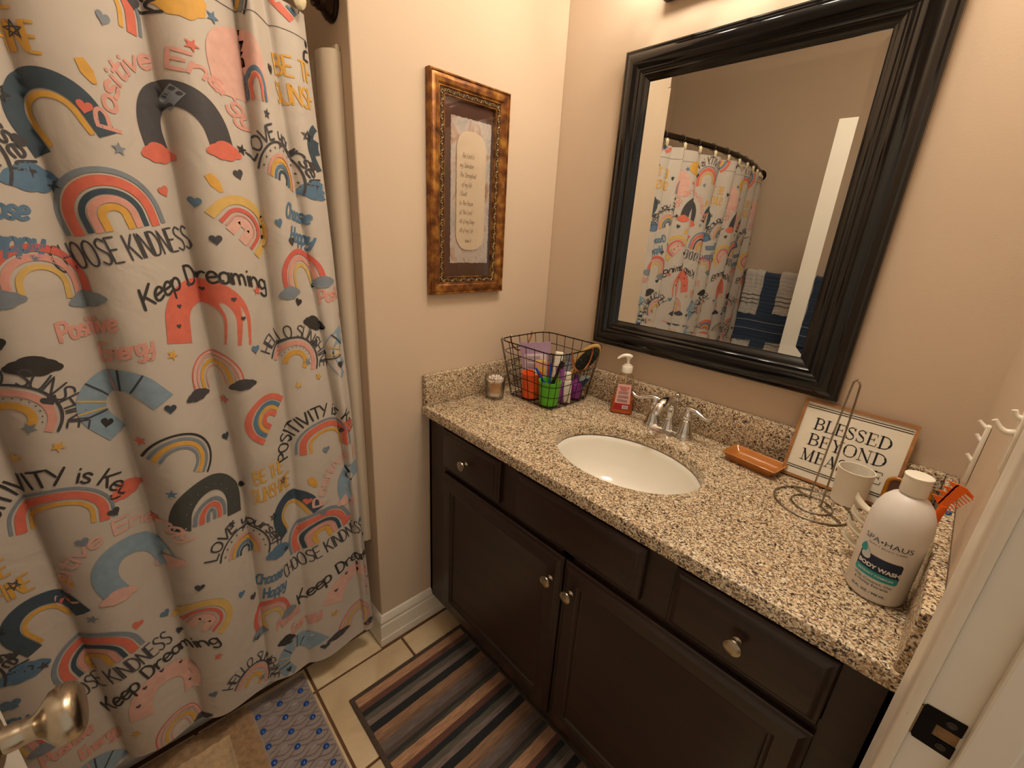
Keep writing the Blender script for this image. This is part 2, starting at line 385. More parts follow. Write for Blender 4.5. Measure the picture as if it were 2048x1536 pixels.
def knob(par, x, z, y):
    b = B(); lathe(b, [(.0075, 0), (.0078, .002), (.0052, .0045), (.0045, .010), (.0055, .015), (.0085, .0175), (.0145, .0195), (.0155, .0215), (.0148, .0242), (.010, .0262), (.005, .0268), (0, .027)], 28)
    return fin('knob', b, M_nickel, par, loc=(x, y, z), rot=(PI/2, 0, 0))
for x0, x1, kn in ((.097, .364, .229), (.432, .807, None), (.869, 1.130, .9965)):
    b = B(); cx = (x0+x1)/2-.6; hw = (x1-x0)/2; z0, z1 = .699, .832; hh = (z1-z0)/2
    frame_sweep(b, -hw, hw, -hh, hh, PRF); d = .018
    b.faces.new([b.verts.new((x, -.0195, z)) for x, z in ((-hw+d, -hh+d), (hw-d, -hh+d), (hw-d, hh-d), (-hw+d, hh-d))])
    bmesh.ops.remove_doubles(b, verts=b.verts, dist=1e-5)
    o = fin('drawer_front', b, M_wood, t, loc=(cx, 0, (z0+z1)/2), angle=28)
    if kn: knob(o, kn-.6-cx, .768-(z0+z1)/2, -.0195)
for x0, x1, kn in ((.099, .609, .580), (.614, 1.132, .6455)):
    b = B(); cx = (x0+x1)/2-.6; hw = (x1-x0)/2; z0, z1 = .135, .677; hh = (z1-z0)/2; d = .056
    frame_sweep(b, -hw, hw, -hh, hh, PRF[:-1]+[(.0165, -.0195), (.045, -.0195), (.047, -.018), (.050, -.016), (.054, -.0155), (.056, -.011), (.060, -.0095)])
    d = .060
    b.faces.new([b.verts.new((x, -.0095, z)) for x, z in ((-hw+d, -hh+d), (hw-d, -hh+d), (hw-d, hh-d), (-hw+d, hh-d))])
    bmesh.ops.remove_doubles(b, verts=b.verts, dist=1e-5)
    o = fin('cabinet_door', b, M_wood, t, loc=(cx, 0, (z0+z1)/2), angle=28)
    knob(o, kn-.6-cx, .6035-(z0+z1)/2, -.0195)
t = thing('trim_strip', 'short white strip lying on the floor against the vanity toe kick', 'strip', (.70, -.4735, 0))
b = B(); box(b, -.045, .055, -.0045, .0045, .0003, .016, bev=.003); fin('strip_body', b, M_white, t)

# ---------------------------------------------------------------- countertop with splashes
SC = (.600, -.315); SA, SB = .199, .155
t = thing('countertop', 'speckled brown granite vanity countertop with backsplash and side splashes', 'countertop', (.6, -.28, H))
b = B(); X0, X1, Y0, Y1 = .001, L-.001, -.560, -.001
angs = sorted([2*PI*i/96 for i in range(96)]+[math.atan2(y-SC[1], x-SC[0]) % (2*PI) for x in (X0, X1) for y in (Y0, Y1)])
def outp(a, ins=0):
    dx, dy = math.cos(a), math.sin(a); ts = []
    if dx > 1e-9: ts.append((X1-ins-SC[0])/dx)
    if dx < -1e-9: ts.append((X0+ins-SC[0])/dx)
    if dy > 1e-9: ts.append((Y1-ins-SC[1])/dy)
    if dy < -1e-9: ts.append((Y0+ins-SC[1])/dy)
    s = min(ts); return SC[0]+dx*s, SC[1]+dy*s
def cl(p, ins): return (min(max(p[0], X0+ins), X1-ins), min(max(p[1], Y0+ins), Y1-ins))
def ell(a, k=0):
    return SC[0]+(SA+k)*math.cos(a), SC[1]+(SB+k)*math.sin(a)
TK = .030; rows = []
for f, z in ((lambda a: ell(a), -TK), (lambda a: cl(outp(a), 0), -TK), (lambda a: cl(outp(a), 0), -.004), (lambda a: cl(outp(a), .0015), -.001), (lambda a: cl(outp(a), .004), 0), (lambda a: ell(a, .003), 0), (lambda a: ell(a, .0008), -.001), (lambda a: ell(a), -.003), (lambda a: ell(a), -TK)):
    rows.append([b.verts.new((f(a)[0]-.6, f(a)[1]+.28, z)) for a in angs])
for A, C in zip(rows, rows[1:]):
    for i in range(len(angs)):
        j = (i+1) % len(angs)
        try: b.faces.new((A[i], A[j], C[j], C[i]))
        except ValueError: pass
bmesh.ops.remove_doubles(b, verts=b.verts, dist=1e-6)
fin('granite_slab', b, M_gran, t, True, angle=30)
def splash(x0, x1, y0, y1, nm): 
    b = B(); box(b, x0-.6, x1-.6, y0+.28, y1+.28, .0002, .1015, bev=.0025, seg=2); fin(nm, b, M_gran, t, True, angle=30)
splash(.0215, L-.0215, -.026, -.001, 'backsplash'); splash(.001, .021, -.556, -.001, 'side_splash'); splash(L-.021, L-.001, -.556, -.001, 'side_splash')

# sink
t = thing('sink', 'white oval undermount sink set into the granite countertop', 'sink', (SC[0], SC[1], H-TK))
b = B(); prof = [(1.10, -.001), (1.10, -.004), (1.0, -.0045), (.985, -.006), (.97, -.02), (.945, -.045), (.89, -.08), (.79, -.108), (.62, -.128), (.4, -.139), (.18, -.144), (.10, -.146)]
rg = [[b.verts.new((SA*k*math.cos(2*PI*i/72)*1.01, SB*k*math.sin(2*PI*i/72)*1.01, z)) for i in range(72)] for k, z in prof]
low = [[b.verts.new((SA*k*math.cos(2*PI*i/72), SB*k*math.sin(2*PI*i/72), z)) for i in range(72)] for k, z in [(1.10, -.012), (1.0, -.05), (.92, -.09), (.64, -.145), (.12, -.156)]]
for A, C in list(zip(rg, rg[1:]))+list(zip(low, low[1:]))+[(rg[0], low[0])]:
    for i in range(72): j = (i+1) % 72; b.faces.new((A[i], A[j], C[j], C[i]))
fin('sink_bowl', b, M_porc, t, angle=60)
b = B(); lathe(b, [(.0225, -.1465), (.0225, -.1435), (.020, -.142), (.017, -.1435), (.0165, -.1400), (.010, -.1375), (0, -.137)], 32, Matrix.Identity(4)); fin('sink_drain', b, M_chrome, t)

# faucet
t = thing('faucet', 'chrome two-handle faucet behind the oval sink', 'faucet', (.597, -.085, H))
b = B()
def stad(hx, r, z, n=14): return [Vector(((hx if c > 0 else -hx)+r*math.cos(a), r*math.sin(a), z)) for c, a0 in ((1, -PI/2), (-1, PI/2)) for a in [a0+PI*i/n for i in range(n+1)]]
R2 = [stad(.0525, .0255, 0), stad(.0525, .0258, .003), stad(.0525, .025, .0055), stad(.0525, .0225, .0075), stad(.0525, .0205, .011), stad(.052, .015, .0145), stad(.051, .008, .0155)]
V = [[b.verts.new(p) for p in r] for r in R2]
for A, C in zip(V, V[1:]):
    for i in range(len(A)): j = (i+1) % len(A); b.faces.new((A[i], A[j], C[j], C[i]))
b.faces.new(V[0]); b.faces.new(V[-1]); fin('base_plate', b, M_chrome, t, angle=60)
for s, x in ((-1, -.0515), (1, .0515)):
    b = B(); M = Matrix.Translation((x, 0, .006))
    lathe(b, [(.0245, 0), (.0245, .004), (.0215, .008), (.0205, .012), (.0175, .024), (.0125, .040), (.0105, .046), (.0125, .048), (.0105, .050), (.0125, .054), (.0145, .060), (.0132, .068), (.008, .073), (.0075, .078), (.008, .083), (0, .0865)], 36, M)
    h = fin('faucet_handle', b, M_chrome, t, angle=50)
    b = B(); tube(b, [(x-s*.014, .004, .089), (x, .002, .0915), (x+s*.018, -.002, .0915), (x+s*.036, -.006, .085), (x+s*.052, -.009, .0805), (x+s*.064, -.010, .0825), (x+s*.074, -.011, .092)], [.0045, .0082, .0080, .0074, .0072, .0072, .0032], 14, smooth=6, flat=(.75, 1.1)); fin('lever', b, M_chrome, h)
b = B(); M = Matrix.Translation((0, .0, .006)); lathe(b, [(.0225, 0), (.0205, .006), (.0165, .018), (.0125, .032), (.011, .038), (.0115, .040)], 32, M)
tube(b, [(0, .002, .04), (0, .004, .060), (0, .003, .082), (0, -.008, .098), (0, -.030, .106), (0, -.054, .104), (0, -.074, .096), (0, -.086, .085), (0, -.090, .077)], [.0105, .0120, .0115, .0120, .0140, .0155, .0158, .0152, .0150], 20, smooth=6)
fin('spout', b, M_chrome, t)
b = B(); M = Matrix.Translation((0, .027, .004)); lathe(b, [(.004, 0), (.0028, .004), (.0028, .082), (.0055, .086), (.0085, .091), (.0055, .0965), (.0035, .099), (.006, .102), (.0085, .1055), (.0085, .1105), (.005, .1135), (0, .114)], 22, M); fin('lift_rod', b, M_chrome, t)

# ---------------------------------------------------------------- mirror
mx0, mx1, mz0, mz1 = .25, .9616, 1.0799, 1.9195
t = thing('framed_mirror', 'large mirror with glossy black moulded frame above the sink', 'mirror', ((mx0+mx1)/2, 0, (mz0+mz1)/2))
hw, hh = (mx1-mx0)/2, (mz1-mz0)/2
MP = [(0, -.001), (0, -.024), (.002, -.028), (.006, -.030), (.010, -.0295), (.0125, -.031), (.016, -.0345), (.022, -.0385), (.030, -.0405), (.038, -.0398), (.045, -.0370), (.050, -.033), (.053, -.0305), (.0555, -.0305), (.058, -.032), (.061, -.0315), (.0635, -.0285), (.066, -.027), (.069, -.0275), (.0715, -.026), (.078, -.0195), (.083, -.0155), (.085, -.015), (.085, -.010), (.085, -.001)]
b = B(); rings = []
for d, y in MP:
    k = d/.085; l = d*.97+.0005*k; r_ = d+k*.0136; bt = d; tp = d*.98
    c = [(-hw+l, -hh+bt), (hw-r_, -hh+bt), (hw-r_, hh-tp), (-hw+l, hh-tp)]
    rings.append([b.verts.new((x, y, z)) for x, z in c])
for A, C in zip(rings, rings[1:]):
    for k in range(4): l = (k+1) % 4; b.faces.new((A[k], A[l], C[l], C[k]))
fin('frame', b, M_black, t, angle=24)
b = B(); d = .08; x0, x1, z0, z1 = -hw+d, hw-d-.008, -hh+d, hh-d; gy = -.012; sl = math.tan(.008)
def gp(x, z, o=0): return b.verts.new((x, gy+o+x*sl, z))
bw = .028; O = [gp(x, z, q) for x, z, q in ((x0, z0, -.0007), (x1, z0, -.0018), (x1, z1, -.0018), (x0, z1, -.0007))]; I = [gp(x, z) for x, z in ((x0+bw, z0+bw), (x1-bw, z0+bw), (x1-bw, z1-bw), (x0+bw, z1-bw))]
b.faces.new(I)
for k in range(4): l = (k+1) % 4; b.faces.new((O[k], O[l], I[l], I[k]))
fin('mirror_glass', b, M_mirror, t, False)
b = B(); box(b, -hw+.01, hw-.01, -.005, -.001, -hh+.01, hh-.01); fin('backing', b, M_blk, t, False)

# ---------------------------------------------------------------- vanity light
t = thing('vanity_light', 'dark bronze four-bulb light bar on the wall above the mirror', 'lamp', (.6, 0, 2.08))
b = B(); box(b, -.26, .26, -.028, -.001, -.065, .045, bev=.006, seg=3); fin('wall_plate', b, M_bronze, t)
M_bulb = mat('lit_bulb', '#fff1dc', rough=.6, emit='#ffffff', estr=1, noise=.001, nscale=2)
M_bulb.node_tree.nodes['Principled BSDF'].inputs['Emission Color'].default_value = (*BULB_COL, 1)
M_bulb.node_tree.nodes['Principled BSDF'].inputs['Emission Strength'].default_value = BULB
for x in BULB_X:
    b = B(); tube(b, [(x-.6, -.02, -.01), (x-.6, -.07, -.02), (x-.6, -.11, -.02), (x-.6, BULB_Y, .0)], .007, 10, smooth=4)
    lathe(b, [(.008, 0), (.022, .003), (.024, .010), (.020, .014)], 24, Matrix.Translation((x-.6, BULB_Y, -.004))); a = fin('lamp_arm', b, M_bronze, t)
    b = B(); lathe(b, [(.013, -.038), (.014, -.030), (.022, -.020), (.029, -.008), (.0305, .003), (.027, .015), (.018, .025), (.008, .0295), (0, .0305)], 24, Matrix.Translation((x-.6, BULB_Y, BULB_Z-2.08))); fin('bulb', b, M_bulb, a)

# added fill light in the shape of a ceiling dome, out of frame
t = thing('fill_light', 'round frosted fill light added above the vanity, out of view', 'lamp', (.82, -.50, 2.74))
b = B(); lathe(b, [(.17, -.022), (.172, -.018), (.172, -.0005), (.16, -.0004)], 40, Matrix.Identity(4), cap=False); fin('fill_trim', b, M_nickel, t)
M_fill_l = mat('fill_emitter', '#fff4e2', rough=.7, emit='#ffffff', estr=1, noise=.001, nscale=2)
M_fill_l.node_tree.nodes['Principled BSDF'].inputs['Emission Color'].default_value = (*BULB_COL, 1)
M_fill_l.node_tree.nodes['Principled BSDF'].inputs['Emission Strength'].default_value = FILL
b = B(); lathe(b, [(.165, -.022), (.160, -.040), (.14, -.060), (.10, -.078), (.05, -.088), (0, -.090)], 40); fin('fill_dome', b, M_fill_l, t)

# ---------------------------------------------------------------- framed verse on left wall
M_gold = None
def goldwood():
    m = bpy.data.materials.new('antique_gold_frame'); m.use_nodes = True; nt = m.node_tree; b_ = nt.nodes['Principled BSDF']
    tc = nt.nodes.new('ShaderNodeTexCoord'); n = nt.nodes.new('ShaderNodeTexNoise'); n.inputs['Scale'].default_value = 38; n.inputs['Detail'].default_value = 8
    r = ramp(nt, [(.3, '#4e2a12'), (.48, '#7d4c20'), (.62, '#a5702f'), (.78, '#c39547')]); nt.links.new(tc.outputs['Object'], n.inputs['Vector']); nt.links.new(n.outputs['Fac'], r.inputs[0])
    nt.links.new(r.outputs[0], b_.inputs['Base Color']); b_.inputs['Metallic'].default_value = .45; b_.inputs['Roughness'].default_value = .38; return m
M_gold = goldwood()
# local frame: x -> world +Y, z -> world Z, local -y -> world +X  (rotated 90 deg about Z)
py0, py1, pz0, pz1 = -.5345, -.252, 1.231, 1.8035
t = thing('framed_verse', 'tall antique gold framed handwritten verse hanging on the left wall', 'picture', (0, (py0+py1)/2, (pz0+pz1)/2), (0, 0, PI/2))
hw, hh = (py1-py0)/2, (pz1-pz0)/2
b = B(); frame_sweep(b, -hw, hw, -hh, hh, [(0, -.001), (0, -.018), (.0025, -.0215), (.005, -.021), (.0065, -.0185), (.009, -.0205), (.016, -.0225), (.026, -.0205), (.031, -.0165), (.033, -.0175), (.0345, -.0165), (.0355, -.0145)]); fin('gold_frame', b, M_gold, t, angle=25)
b = B(); frame_sweep(b, -hw, hw, -hh, hh, [(.0355, -.0145), (.0475, -.0135)]); fr = fin('ornament_band', b, mat('dark_ornament', '#4a2f1c', rough=.5, metal=.3, noise=.3, nscale=80), t, False)
b = B(); n_ = 0
def scroll(bm, x, z, ang, fl):
    M = Matrix.Translation((x, -.0150, z)) @ Matrix.Rotation(ang, 4, 'Y') @ Matrix.Diagonal((1, 1, fl, 1))
    pts = [(-.0078, 0, -.003), (-.004, -.0006, .0028), (.0, -.0008, .0036), (.003, -.0006, .001), (.001, -.0005, -.0015), (-.001, -.0004, .0)]
    tube(bm, [M @ Vector(p) for p in pts], [.0006, .0011, .0012, .0011, .001, .0007], 5, smooth=2)
    tube(bm, [M @ Vector(p) for p in [(.002, 0, .001), (.0055, -.0005, -.003), (.0078, 0, -.003)]], [.0009, .001, .0006], 5)
for sx in (-1, 1):
    for k in range(33): scroll(b, sx*(hw-.0415), -hh+.048+k*(2*hh-.096)/32, PI/2, 1 if k % 2 else -1)
for sz in (-1, 1):
    for k in range(13): scroll(b, -hw+.048+k*(2*hw-.096)/12, sz*(hh-.0415), 0, 1 if k % 2 else -1)
fin('scroll_ornament', b, mat('ornament_highlight', '#b39a68', rough=.4, metal=.5, noise=.25, nscale=200), t, kind='stuff')
b = B(); frame_sweep(b, -hw, hw, -hh, hh, [(.0475, -.0135), (.0485, -.0155), (.0505, -.0155), (.0515, -.0125), (.0535, -.006)]); fin('inner_lip', b, M_gold, t, angle=25)
M_matb = mat('brown_mat_board', '#5e3a2a', rough=.7, noise=.35, nscale=9)
b = B(); box(b, -hw+.05, hw-.05, -.005, -.003, -hh+.05, hh-.05); fin('mat_board', b, M_matb, t, False)
def deckle(cx, cz, hx, hz, n, am, r=0, seed=1):
    rs = random.Random(seed); out = []
    if r: base = [(cx+(hx-r)*sx+r*math.cos(a), cz+(hz-r)*sz+r*math.sin(a)) for sx, sz, a0 in ((1, 1, 0), (-1, 1, PI/2), (-1, -1, PI), (1, -1, 1.5*PI)) for a in [a0+PI/2*i/14 for i in range(15)]]
    else: base = [(cx+hx, cz-hz), (cx+hx, cz+hz), (cx-hx, cz+hz), (cx-hx, cz-hz)]
    for i in range(len(base)):
        p, q = base[i], base[(i+1) % len(base)]; d = math.hypot(q[0]-p[0], q[1]-p[1]); m = max(1, int(d/.004))
        for k in range(m):
            f = k/m; out.append((p[0]+(q[0]-p[0])*f+rs.uniform(-am, am), p[1]+(q[1]-p[1])*f+rs.uniform(-am, am)))
    return out
yc = (py0+py1)/2; zc = (pz0+pz1)/2
def parch():
    m = bpy.data.materials.new('mottled_parchment'); m.use_nodes = True; nt = m.node_tree; b_ = nt.nodes['Principled BSDF']
    tc = nt.nodes.new('ShaderNodeTexCoord'); n = nt.nodes.new('ShaderNodeTexNoise'); n.inputs['Scale'].default_value = 22; n.inputs['Detail'].default_value = 4; n.inputs['Distortion'].default_value = 1
    r = ramp(nt, [(.35, '#c6c2bc'), (.5, '#d9cfc8'), (.6, '#cdb0a0'), (.72, '#b48a72')]); nt.links.new(tc.outputs['Object'], n.inputs['Vector']); nt.links.new(n.outputs['Fac'], r.inputs[0])
    nt.links.new(r.outputs[0], b_.inputs['Base Color']); b_.inputs['Roughness'].default_value = .8; return m
b = B(); prism(b, deckle(-.385-yc, 1.5175-zc, .0725, .1955, 0, .0011), .001, Matrix.Translation((0, -.0064, 0))); pp = fin('parchment', b, parch(), t, False)
b = B(); prism(b, deckle(-.3855-yc, 1.521-zc, .0535, .161, 0, .0009, .045, 3), .002, Matrix.Translation((0, -.0098, 0))); fin('verse_paper', b, mat('cream_paper', '#ecd9bf', rough=.8, noise=.04, nscale=20), t, False)
M_ink = mat('brown_ink', '#8d7058', rough=.8, noise=.1)

# ---------------------------------------------------------------- stroke lettering
G = {}
def g(ch, adv, *st): G[ch] = (adv, st)
g('A', .52, "0,0 .23,1 .46,0", ".09,.34 .38,.34"); g('B', .5, "0,0 0,1", "~0,1 .27,.97 .34,.77 .24,.57 0,.52", "~0,.52 .3,.48 .4,.25 .28,.03 0,0")
g('C', .5, "~.42,.84 .3,.99 .12,.92 .01,.55 .08,.12 .25,0 .42,.14"); g('D', .52, "0,0 0,1", "~0,1 .26,.93 .42,.5 .28,.06 0,0")
g('E', .44, ".36,1 0,1 0,0 .36,0", "0,.52 .3,.52"); g('H', .52, "0,0 0,1", ".42,0 .42,1", "0,.5 .42,.5"); g('I', .2, ".08,0 .08,1"); g('K', .48, "0,0 0,1", ".4,1 0,.42", ".12,.56 .42,0")
g('L', .42, "0,1 0,0 .34,0"); g('M', .62, "0,0 .05,1 .27,.3 .5,1 .54,0"); g('N', .52, "0,0 0,1 .42,0 .42,1"); g('O', .54, "~.22,1 .05,.85 0,.5 .06,.12 .22,0 .38,.12 .44,.5 .38,.86 .22,1")
g('P', .46, "0,0 0,1", "~0,1 .28,.97 .38,.75 .28,.5 0,.46"); g('R', .5, "0,0 0,1", "~0,1 .28,.97 .37,.76 .26,.53 0,.49", ".16,.5 .4,0"); g('S', .46, "~.37,.88 .22,1 .06,.88 .05,.7 .2,.54 .35,.38 .36,.14 .2,0 .02,.12")
g('T', .46, "0,1 .42,1", ".21,1 .21,0"); g('U', .52, "~0,1 0,.3 .1,.03 .24,0 .38,.06 .42,.32 .42,1"); g('V', .48, "0,1 .2,0 .42,1"); g('Y', .48, "0,1 .2,.5", ".42,1 .12,0"); g('W', .66, "0,1 .14,0 .3,.7 .46,0 .6,1")
g('a', .46, "~.34,.5 .2,.6 .04,.45 .02,.15 .14,0 .3,.14 .35,.5", ".35,.58 .36,.1 .42,0"); g('c', .38, "~.32,.48 .2,.6 .04,.45 .03,.12 .16,0 .33,.12"); g('d', .46, "~.34,.45 .2,.6 .04,.45 .02,.15 .14,0 .34,.2", ".35,1 .36,0")
g('e', .42, "~.03,.3 .34,.36 .3,.56 .16,.6 .03,.4 .04,.1 .18,0 .36,.1"); g('f', .32, "~.32,.92 .2,1 .12,.8 .1,.3 .08,-.3", "0,.55 .28,.55"); g('g', .44, "~.34,.5 .2,.6 .04,.45 .03,.18 .14,.04 .32,.2", "~.35,.58 .36,0 .3,-.32 .14,-.38 .02,-.25")
g('h', .44, "0,1 0,0", "~0,.35 .15,.58 .3,.5 .34,.3 .34,0"); g('i', .18, ".06,.56 .07,0", ".06,.8 .07,.84"); g('l', .2, "~.06,1 .06,.15 .14,0"); g('m', .64, "0,.58 .01,0", "~.01,.35 .13,.57 .25,.45 .26,0", "~.26,.35 .38,.57 .5,.45 .52,0")
g('n', .44, "0,.58 .01,0", "~.01,.35 .16,.58 .3,.5 .34,.3 .35,0"); g('o', .42, "~.18,.6 .04,.5 .01,.28 .06,.06 .18,0 .3,.08 .35,.3 .3,.52 .18,.6"); g('p', .44, "0,.58 .0,-.35", "~.0,.4 .14,.6 .3,.52 .35,.3 .28,.05 .12,0 .0,.12")
g('r', .34, "0,.58 .01,0", "~.01,.32 .1,.52 .22,.6 .3,.54"); g('s', .36, "~.28,.52 .16,.6 .04,.5 .08,.36 .24,.26 .28,.1 .14,0 .0,.08"); g('t', .32, "~.12,.9 .12,.15 .2,0 .3,.06", "0,.6 .28,.6"); g('u', .44, "~.0,.58 .01,.15 .12,0 .28,.1 .34,.4", ".35,.58 .36,0")
g('v', .4, "0,.58 .15,0 .32,.58"); g('w', .58, "0,.58 .12,0 .26,.45 .38,0 .5,.58"); g('y', .42, "~0,.58 .03,.2 .16,.08 .32,.3", "~.34,.58 .32,0 .24,-.32 .08,-.38 .0,-.26"); g(' ', .3)
g('!', .2, ".08,1 .07,.3", ".07,.05 .07,.02"); g('2', .42, "~.03,.8 .18,1 .33,.82 .2,.4 0,0", "0,0 .36,0"); g('7', .4, "0,1 .35,1 .1,0")
def p2(s):
    sm = s.startswith('~'); pts = [tuple(float(c) for c in p.split(',')) for p in s.lstrip('~').split()]
    if sm: return [(v.x, v.y) for v in catmull([(x, y, 0) for x, y in pts], 4)]
    return pts
def text_strokes(txt, h, shear=0, sx=1.0, track=.0):
    """list of polylines, origin at the left baseline; returns (strokes, width)"""
    out = []; x = 0
    for ch in txt:
        adv, st = G.get(ch, G[' '])
        for s in st: out.append([((x+a*sx+c*shear)*h, c*h) for a, c in p2(s)])
        x += (adv+track)*sx
    return out, x*h
def ribbon2(pts, w, step=.006, taper=True):
    """polyline -> list of (left,right) pairs in 2D"""
    P = [np.array(p, float) for p in pts]; Q = [P[0]]
    for a, c in zip(P, P[1:]):
        d = np.linalg.norm(c-a); m = max(1, int(math.ceil(d/step)))
        for k in range(1, m+1): Q.append(a+(c-a)*k/m)
    out = []; n = len(Q)
    for i in range(n):
        t_ = Q[min(i+1, n-1)]-Q[max(i-1, 0)]; t_ = t_/(np.linalg.norm(t_)+1e-9); nn = np.array([-t_[1], t_[0]])
        ww = w/2*(.8 if taper and i in (0, n-1) else 1)
        if i == 0: q = Q[i]-t_*w*.3
        elif i == n-1: q = Q[i]+t_*w*.3
        else: q = Q[i]
        out.append((q+nn*ww, q-nn*ww))
    return out

# the verse, brown handwriting on the paper
b = B(); lines = ['The Lord is', 'my Salvation', 'The Stronghold', 'of my life', 'I Dwell', 'In The House', 'of The Lord', 'All of my Days', 'All of my Life', 'Psalm 27']
for i, tx in enumerate(lines):
    hcap = .0125 if i < 9 else .008; st, wd = text_strokes(tx, hcap, .25, .85 if i < 9 else .9)
    sc = min(1, .088/wd); z = 1.6165-.0252*i-.004-zc-(.003 if i == 9 else 0); x0 = -.428-yc+(.007 if i in (0, 3) else 0)+(.022 if i == 9 else 0)
    for s in st:
        rb = ribbon2([(x0+x*sc, z+y-.05*x*0) for x, y in s], .0010, .004)
        vs = [(b.verts.new((p[0], -.01005, p[1])), b.verts.new((q[0], -.01005, q[1]))) for p, q in rb]
        for (a, c), (d, e) in zip(vs, vs[1:]): b.faces.new((a, c, e, d))
fin('handwriting', b, M_ink, t, False)
m_glass = bpy.data.materials.new('picture_glass'); m_glass.use_nodes = True; nt = m_glass.node_tree; nt.nodes.clear()
def glassy(m, tint=(1, 1, 1), refl=.06, rough=.02):
    nt = m.node_tree; nt.nodes.clear(); o = nt.nodes.new('ShaderNodeOutputMaterial'); tr = nt.nodes.new('ShaderNodeBsdfTransparent'); tr.inputs[0].default_value = (*tint, 1)
    gl = nt.nodes.new('ShaderNodeBsdfGlossy'); gl.inputs['Roughness'].default_value = rough; mx = nt.nodes.new('ShaderNodeMixShader')
    fr = nt.nodes.new('ShaderNodeLayerWeight'); fr.inputs[0].default_value = refl*4; mr = nt.nodes.new('ShaderNodeMath'); mr.operation = 'MULTIPLY_ADD'; mr.inputs[1].default_value = .7; mr.inputs[2].default_value = refl*.4
    nt.links.new(fr.outputs['Fresnel'], mr.inputs[0]); nt.links.new(mr.outputs[0], mx.inputs[0]); nt.links.new(tr.outputs[0], mx.inputs[1]); nt.links.new(gl.outputs[0], mx.inputs[2]); nt.links.new(mx.outputs[0], o.inputs[0]); return m
glassy(m_glass)
b = B(); box(b, -hw+.05, hw-.05, -.0125, -.0112, -hh+.05, hh-.05); fin('picture_glass', b, m_glass, t, False)

# ---------------------------------------------------------------- shower rod, curtain
ROD_Z = 1.888
def rodx(y): return -.075+.12*math.sin(PI*min(max((-.73-y)/1.52, 0), 1))
t = thing('shower_rod', 'dark bronze curved shower rod spanning the tub alcove', 'curtain rod', (-.075, -1.49, ROD_Z))
b = B(); tube(b, [(rodx(WE-.01-1.50*i/40)+.075, WE-.01-1.50*i/40+1.49, 0) for i in range(41)], .0125, 14); fin('rod', b, M_bronze, t)
for y, s in ((WE, -1), (FY, 1)):
    b = B(); lathe(b, [(.036, 0), (.0365, .004), (.032, .008), (.034, .011), (.028, .018), (.021, .024), (.020, .034), (.0165, .036), (.0165, .044)], 32, Matrix.Translation((rodx(y)+.075, y+1.49+s*.001, 0)) @ Matrix.Rotation(-s*PI/2, 4, 'X'))
    fin('rod_flange', b, M_bronze, t)
ZS = np.array([1.84, 1.35, .8, .4, .1])
VYA = np.array([[-.803, -.785, -.772, -.768, -.762], [-.897, -.862, -.815, -.805, -.80], [-.952, -.962, -.968, -.985, -.995], [-1.12, -1.108, -1.088, -1.092, -1.10], [-1.30, -1.285, -1.270, -1.267, -1.27],
 [-1.45, -1.44, -1.43, -1.425, -1.42], [-1.59, -1.60, -1.60, -1.59, -1.59], [-1.74, -1.75, -1.76, -1.76, -1.75], [-1.88, -1.90, -1.91, -1.92, -1.92], [-2.00, -2.01, -2.01, -2.01, -2.01], [-2.11, -2.12, -2.12, -2.12, -2.12]])
AM = np.array([.022, .03, .034, .045, .04, .042, .045, .04, .045, .04])
FA, FG, SH_ = 1.0, .8, 0.
def surf(t, z):
    t = np.asarray(t, float); z = np.asarray(z, float)
    vy = np.stack([np.interp(-z, -ZS, r) for r in VYA]); k = np.clip(np.floor(t).astype(int), 0, 9); f = t-k; idx = np.arange(len(z)); t2 = np.clip(t+SH_*np.clip(t, 0, 1), 0, 9.9999+0*t); k2 = np.floor(t2).astype(int)
    y = vy[k, idx]+(vy[k+1, idx]-vy[k, idx])*f; g_ = np.clip(1-(t2-k2), 0, 1)
    s = np.abs(np.sin(np.pi*g_**FG)); s = np.sqrt(s*s+.004)-.063; w_ = (z-.1)/1.74
    rod = -.08+.12*np.sin(np.pi*np.clip((-.73-y)/1.52, 0, 1))
    x = rod*w_-.002*(1-w_)-.006*(FA-1)/.4+FA*AM[k2]*s*(.85+.25*np.sin(z*3.1+k2*2))*(.5+.5*np.clip((z-.1)/.8, 0, 1))+.0035*np.sin(9*z+5*t)*np.sin(4*t+2*z)
    return x, y
TT = np.linspace(0, 10, 2001); xr, yr = surf(TT, np.full(2001, 1.0)); UU = np.concatenate([[0], np.cumsum(np.hypot(np.diff(xr), np.diff(yr)))]); UM = UU[-1]; FA, FG, SH_ = 1.3, .66, .10
def suv(u, v, off=0.):
    u = np.clip(np.asarray(u, float), 0, UM); v = np.asarray(v, float)
    def P(u, v): x, y = surf(np.interp(u, UU, TT), v); return np.stack([x, y, v], -1)
    p = P(u, v); du = P(np.clip(u+.0015, 0, UM), v)-P(np.clip(u-.0015, 0, UM), v); dv = P(u, v+.0015)-P(u, v-.0015)
    n = np.cross(dv, du); n /= np.linalg.norm(n, axis=1)[:, None]+1e-12; n[n[:, 0] < 0] *= -1
    return p+n*(np.asarray(off)[..., None] if np.ndim(off) else off), n
def hem(u): return .100+.045*np.clip((np.asarray(u)-.22)/.5, 0, 1)+.004*np.sin(np.asarray(u)*23)
t = thing('shower_curtain', 'grey shower curtain printed with rainbows and cheerful words', 'shower curtain', (0, -1.49, 0))
NU, NV = 420, 170
us = np.linspace(0, UM, NU); Vg = np.linspace(0, 1, NV); Ug, Wg = np.meshgrid(us, Vg); hz = hem(Ug); Zg = hz+(1.845-hz)*Wg
Pn, Nn = suv(Ug.ravel(), Zg.ravel()); Pn[:, 1] += 1.49
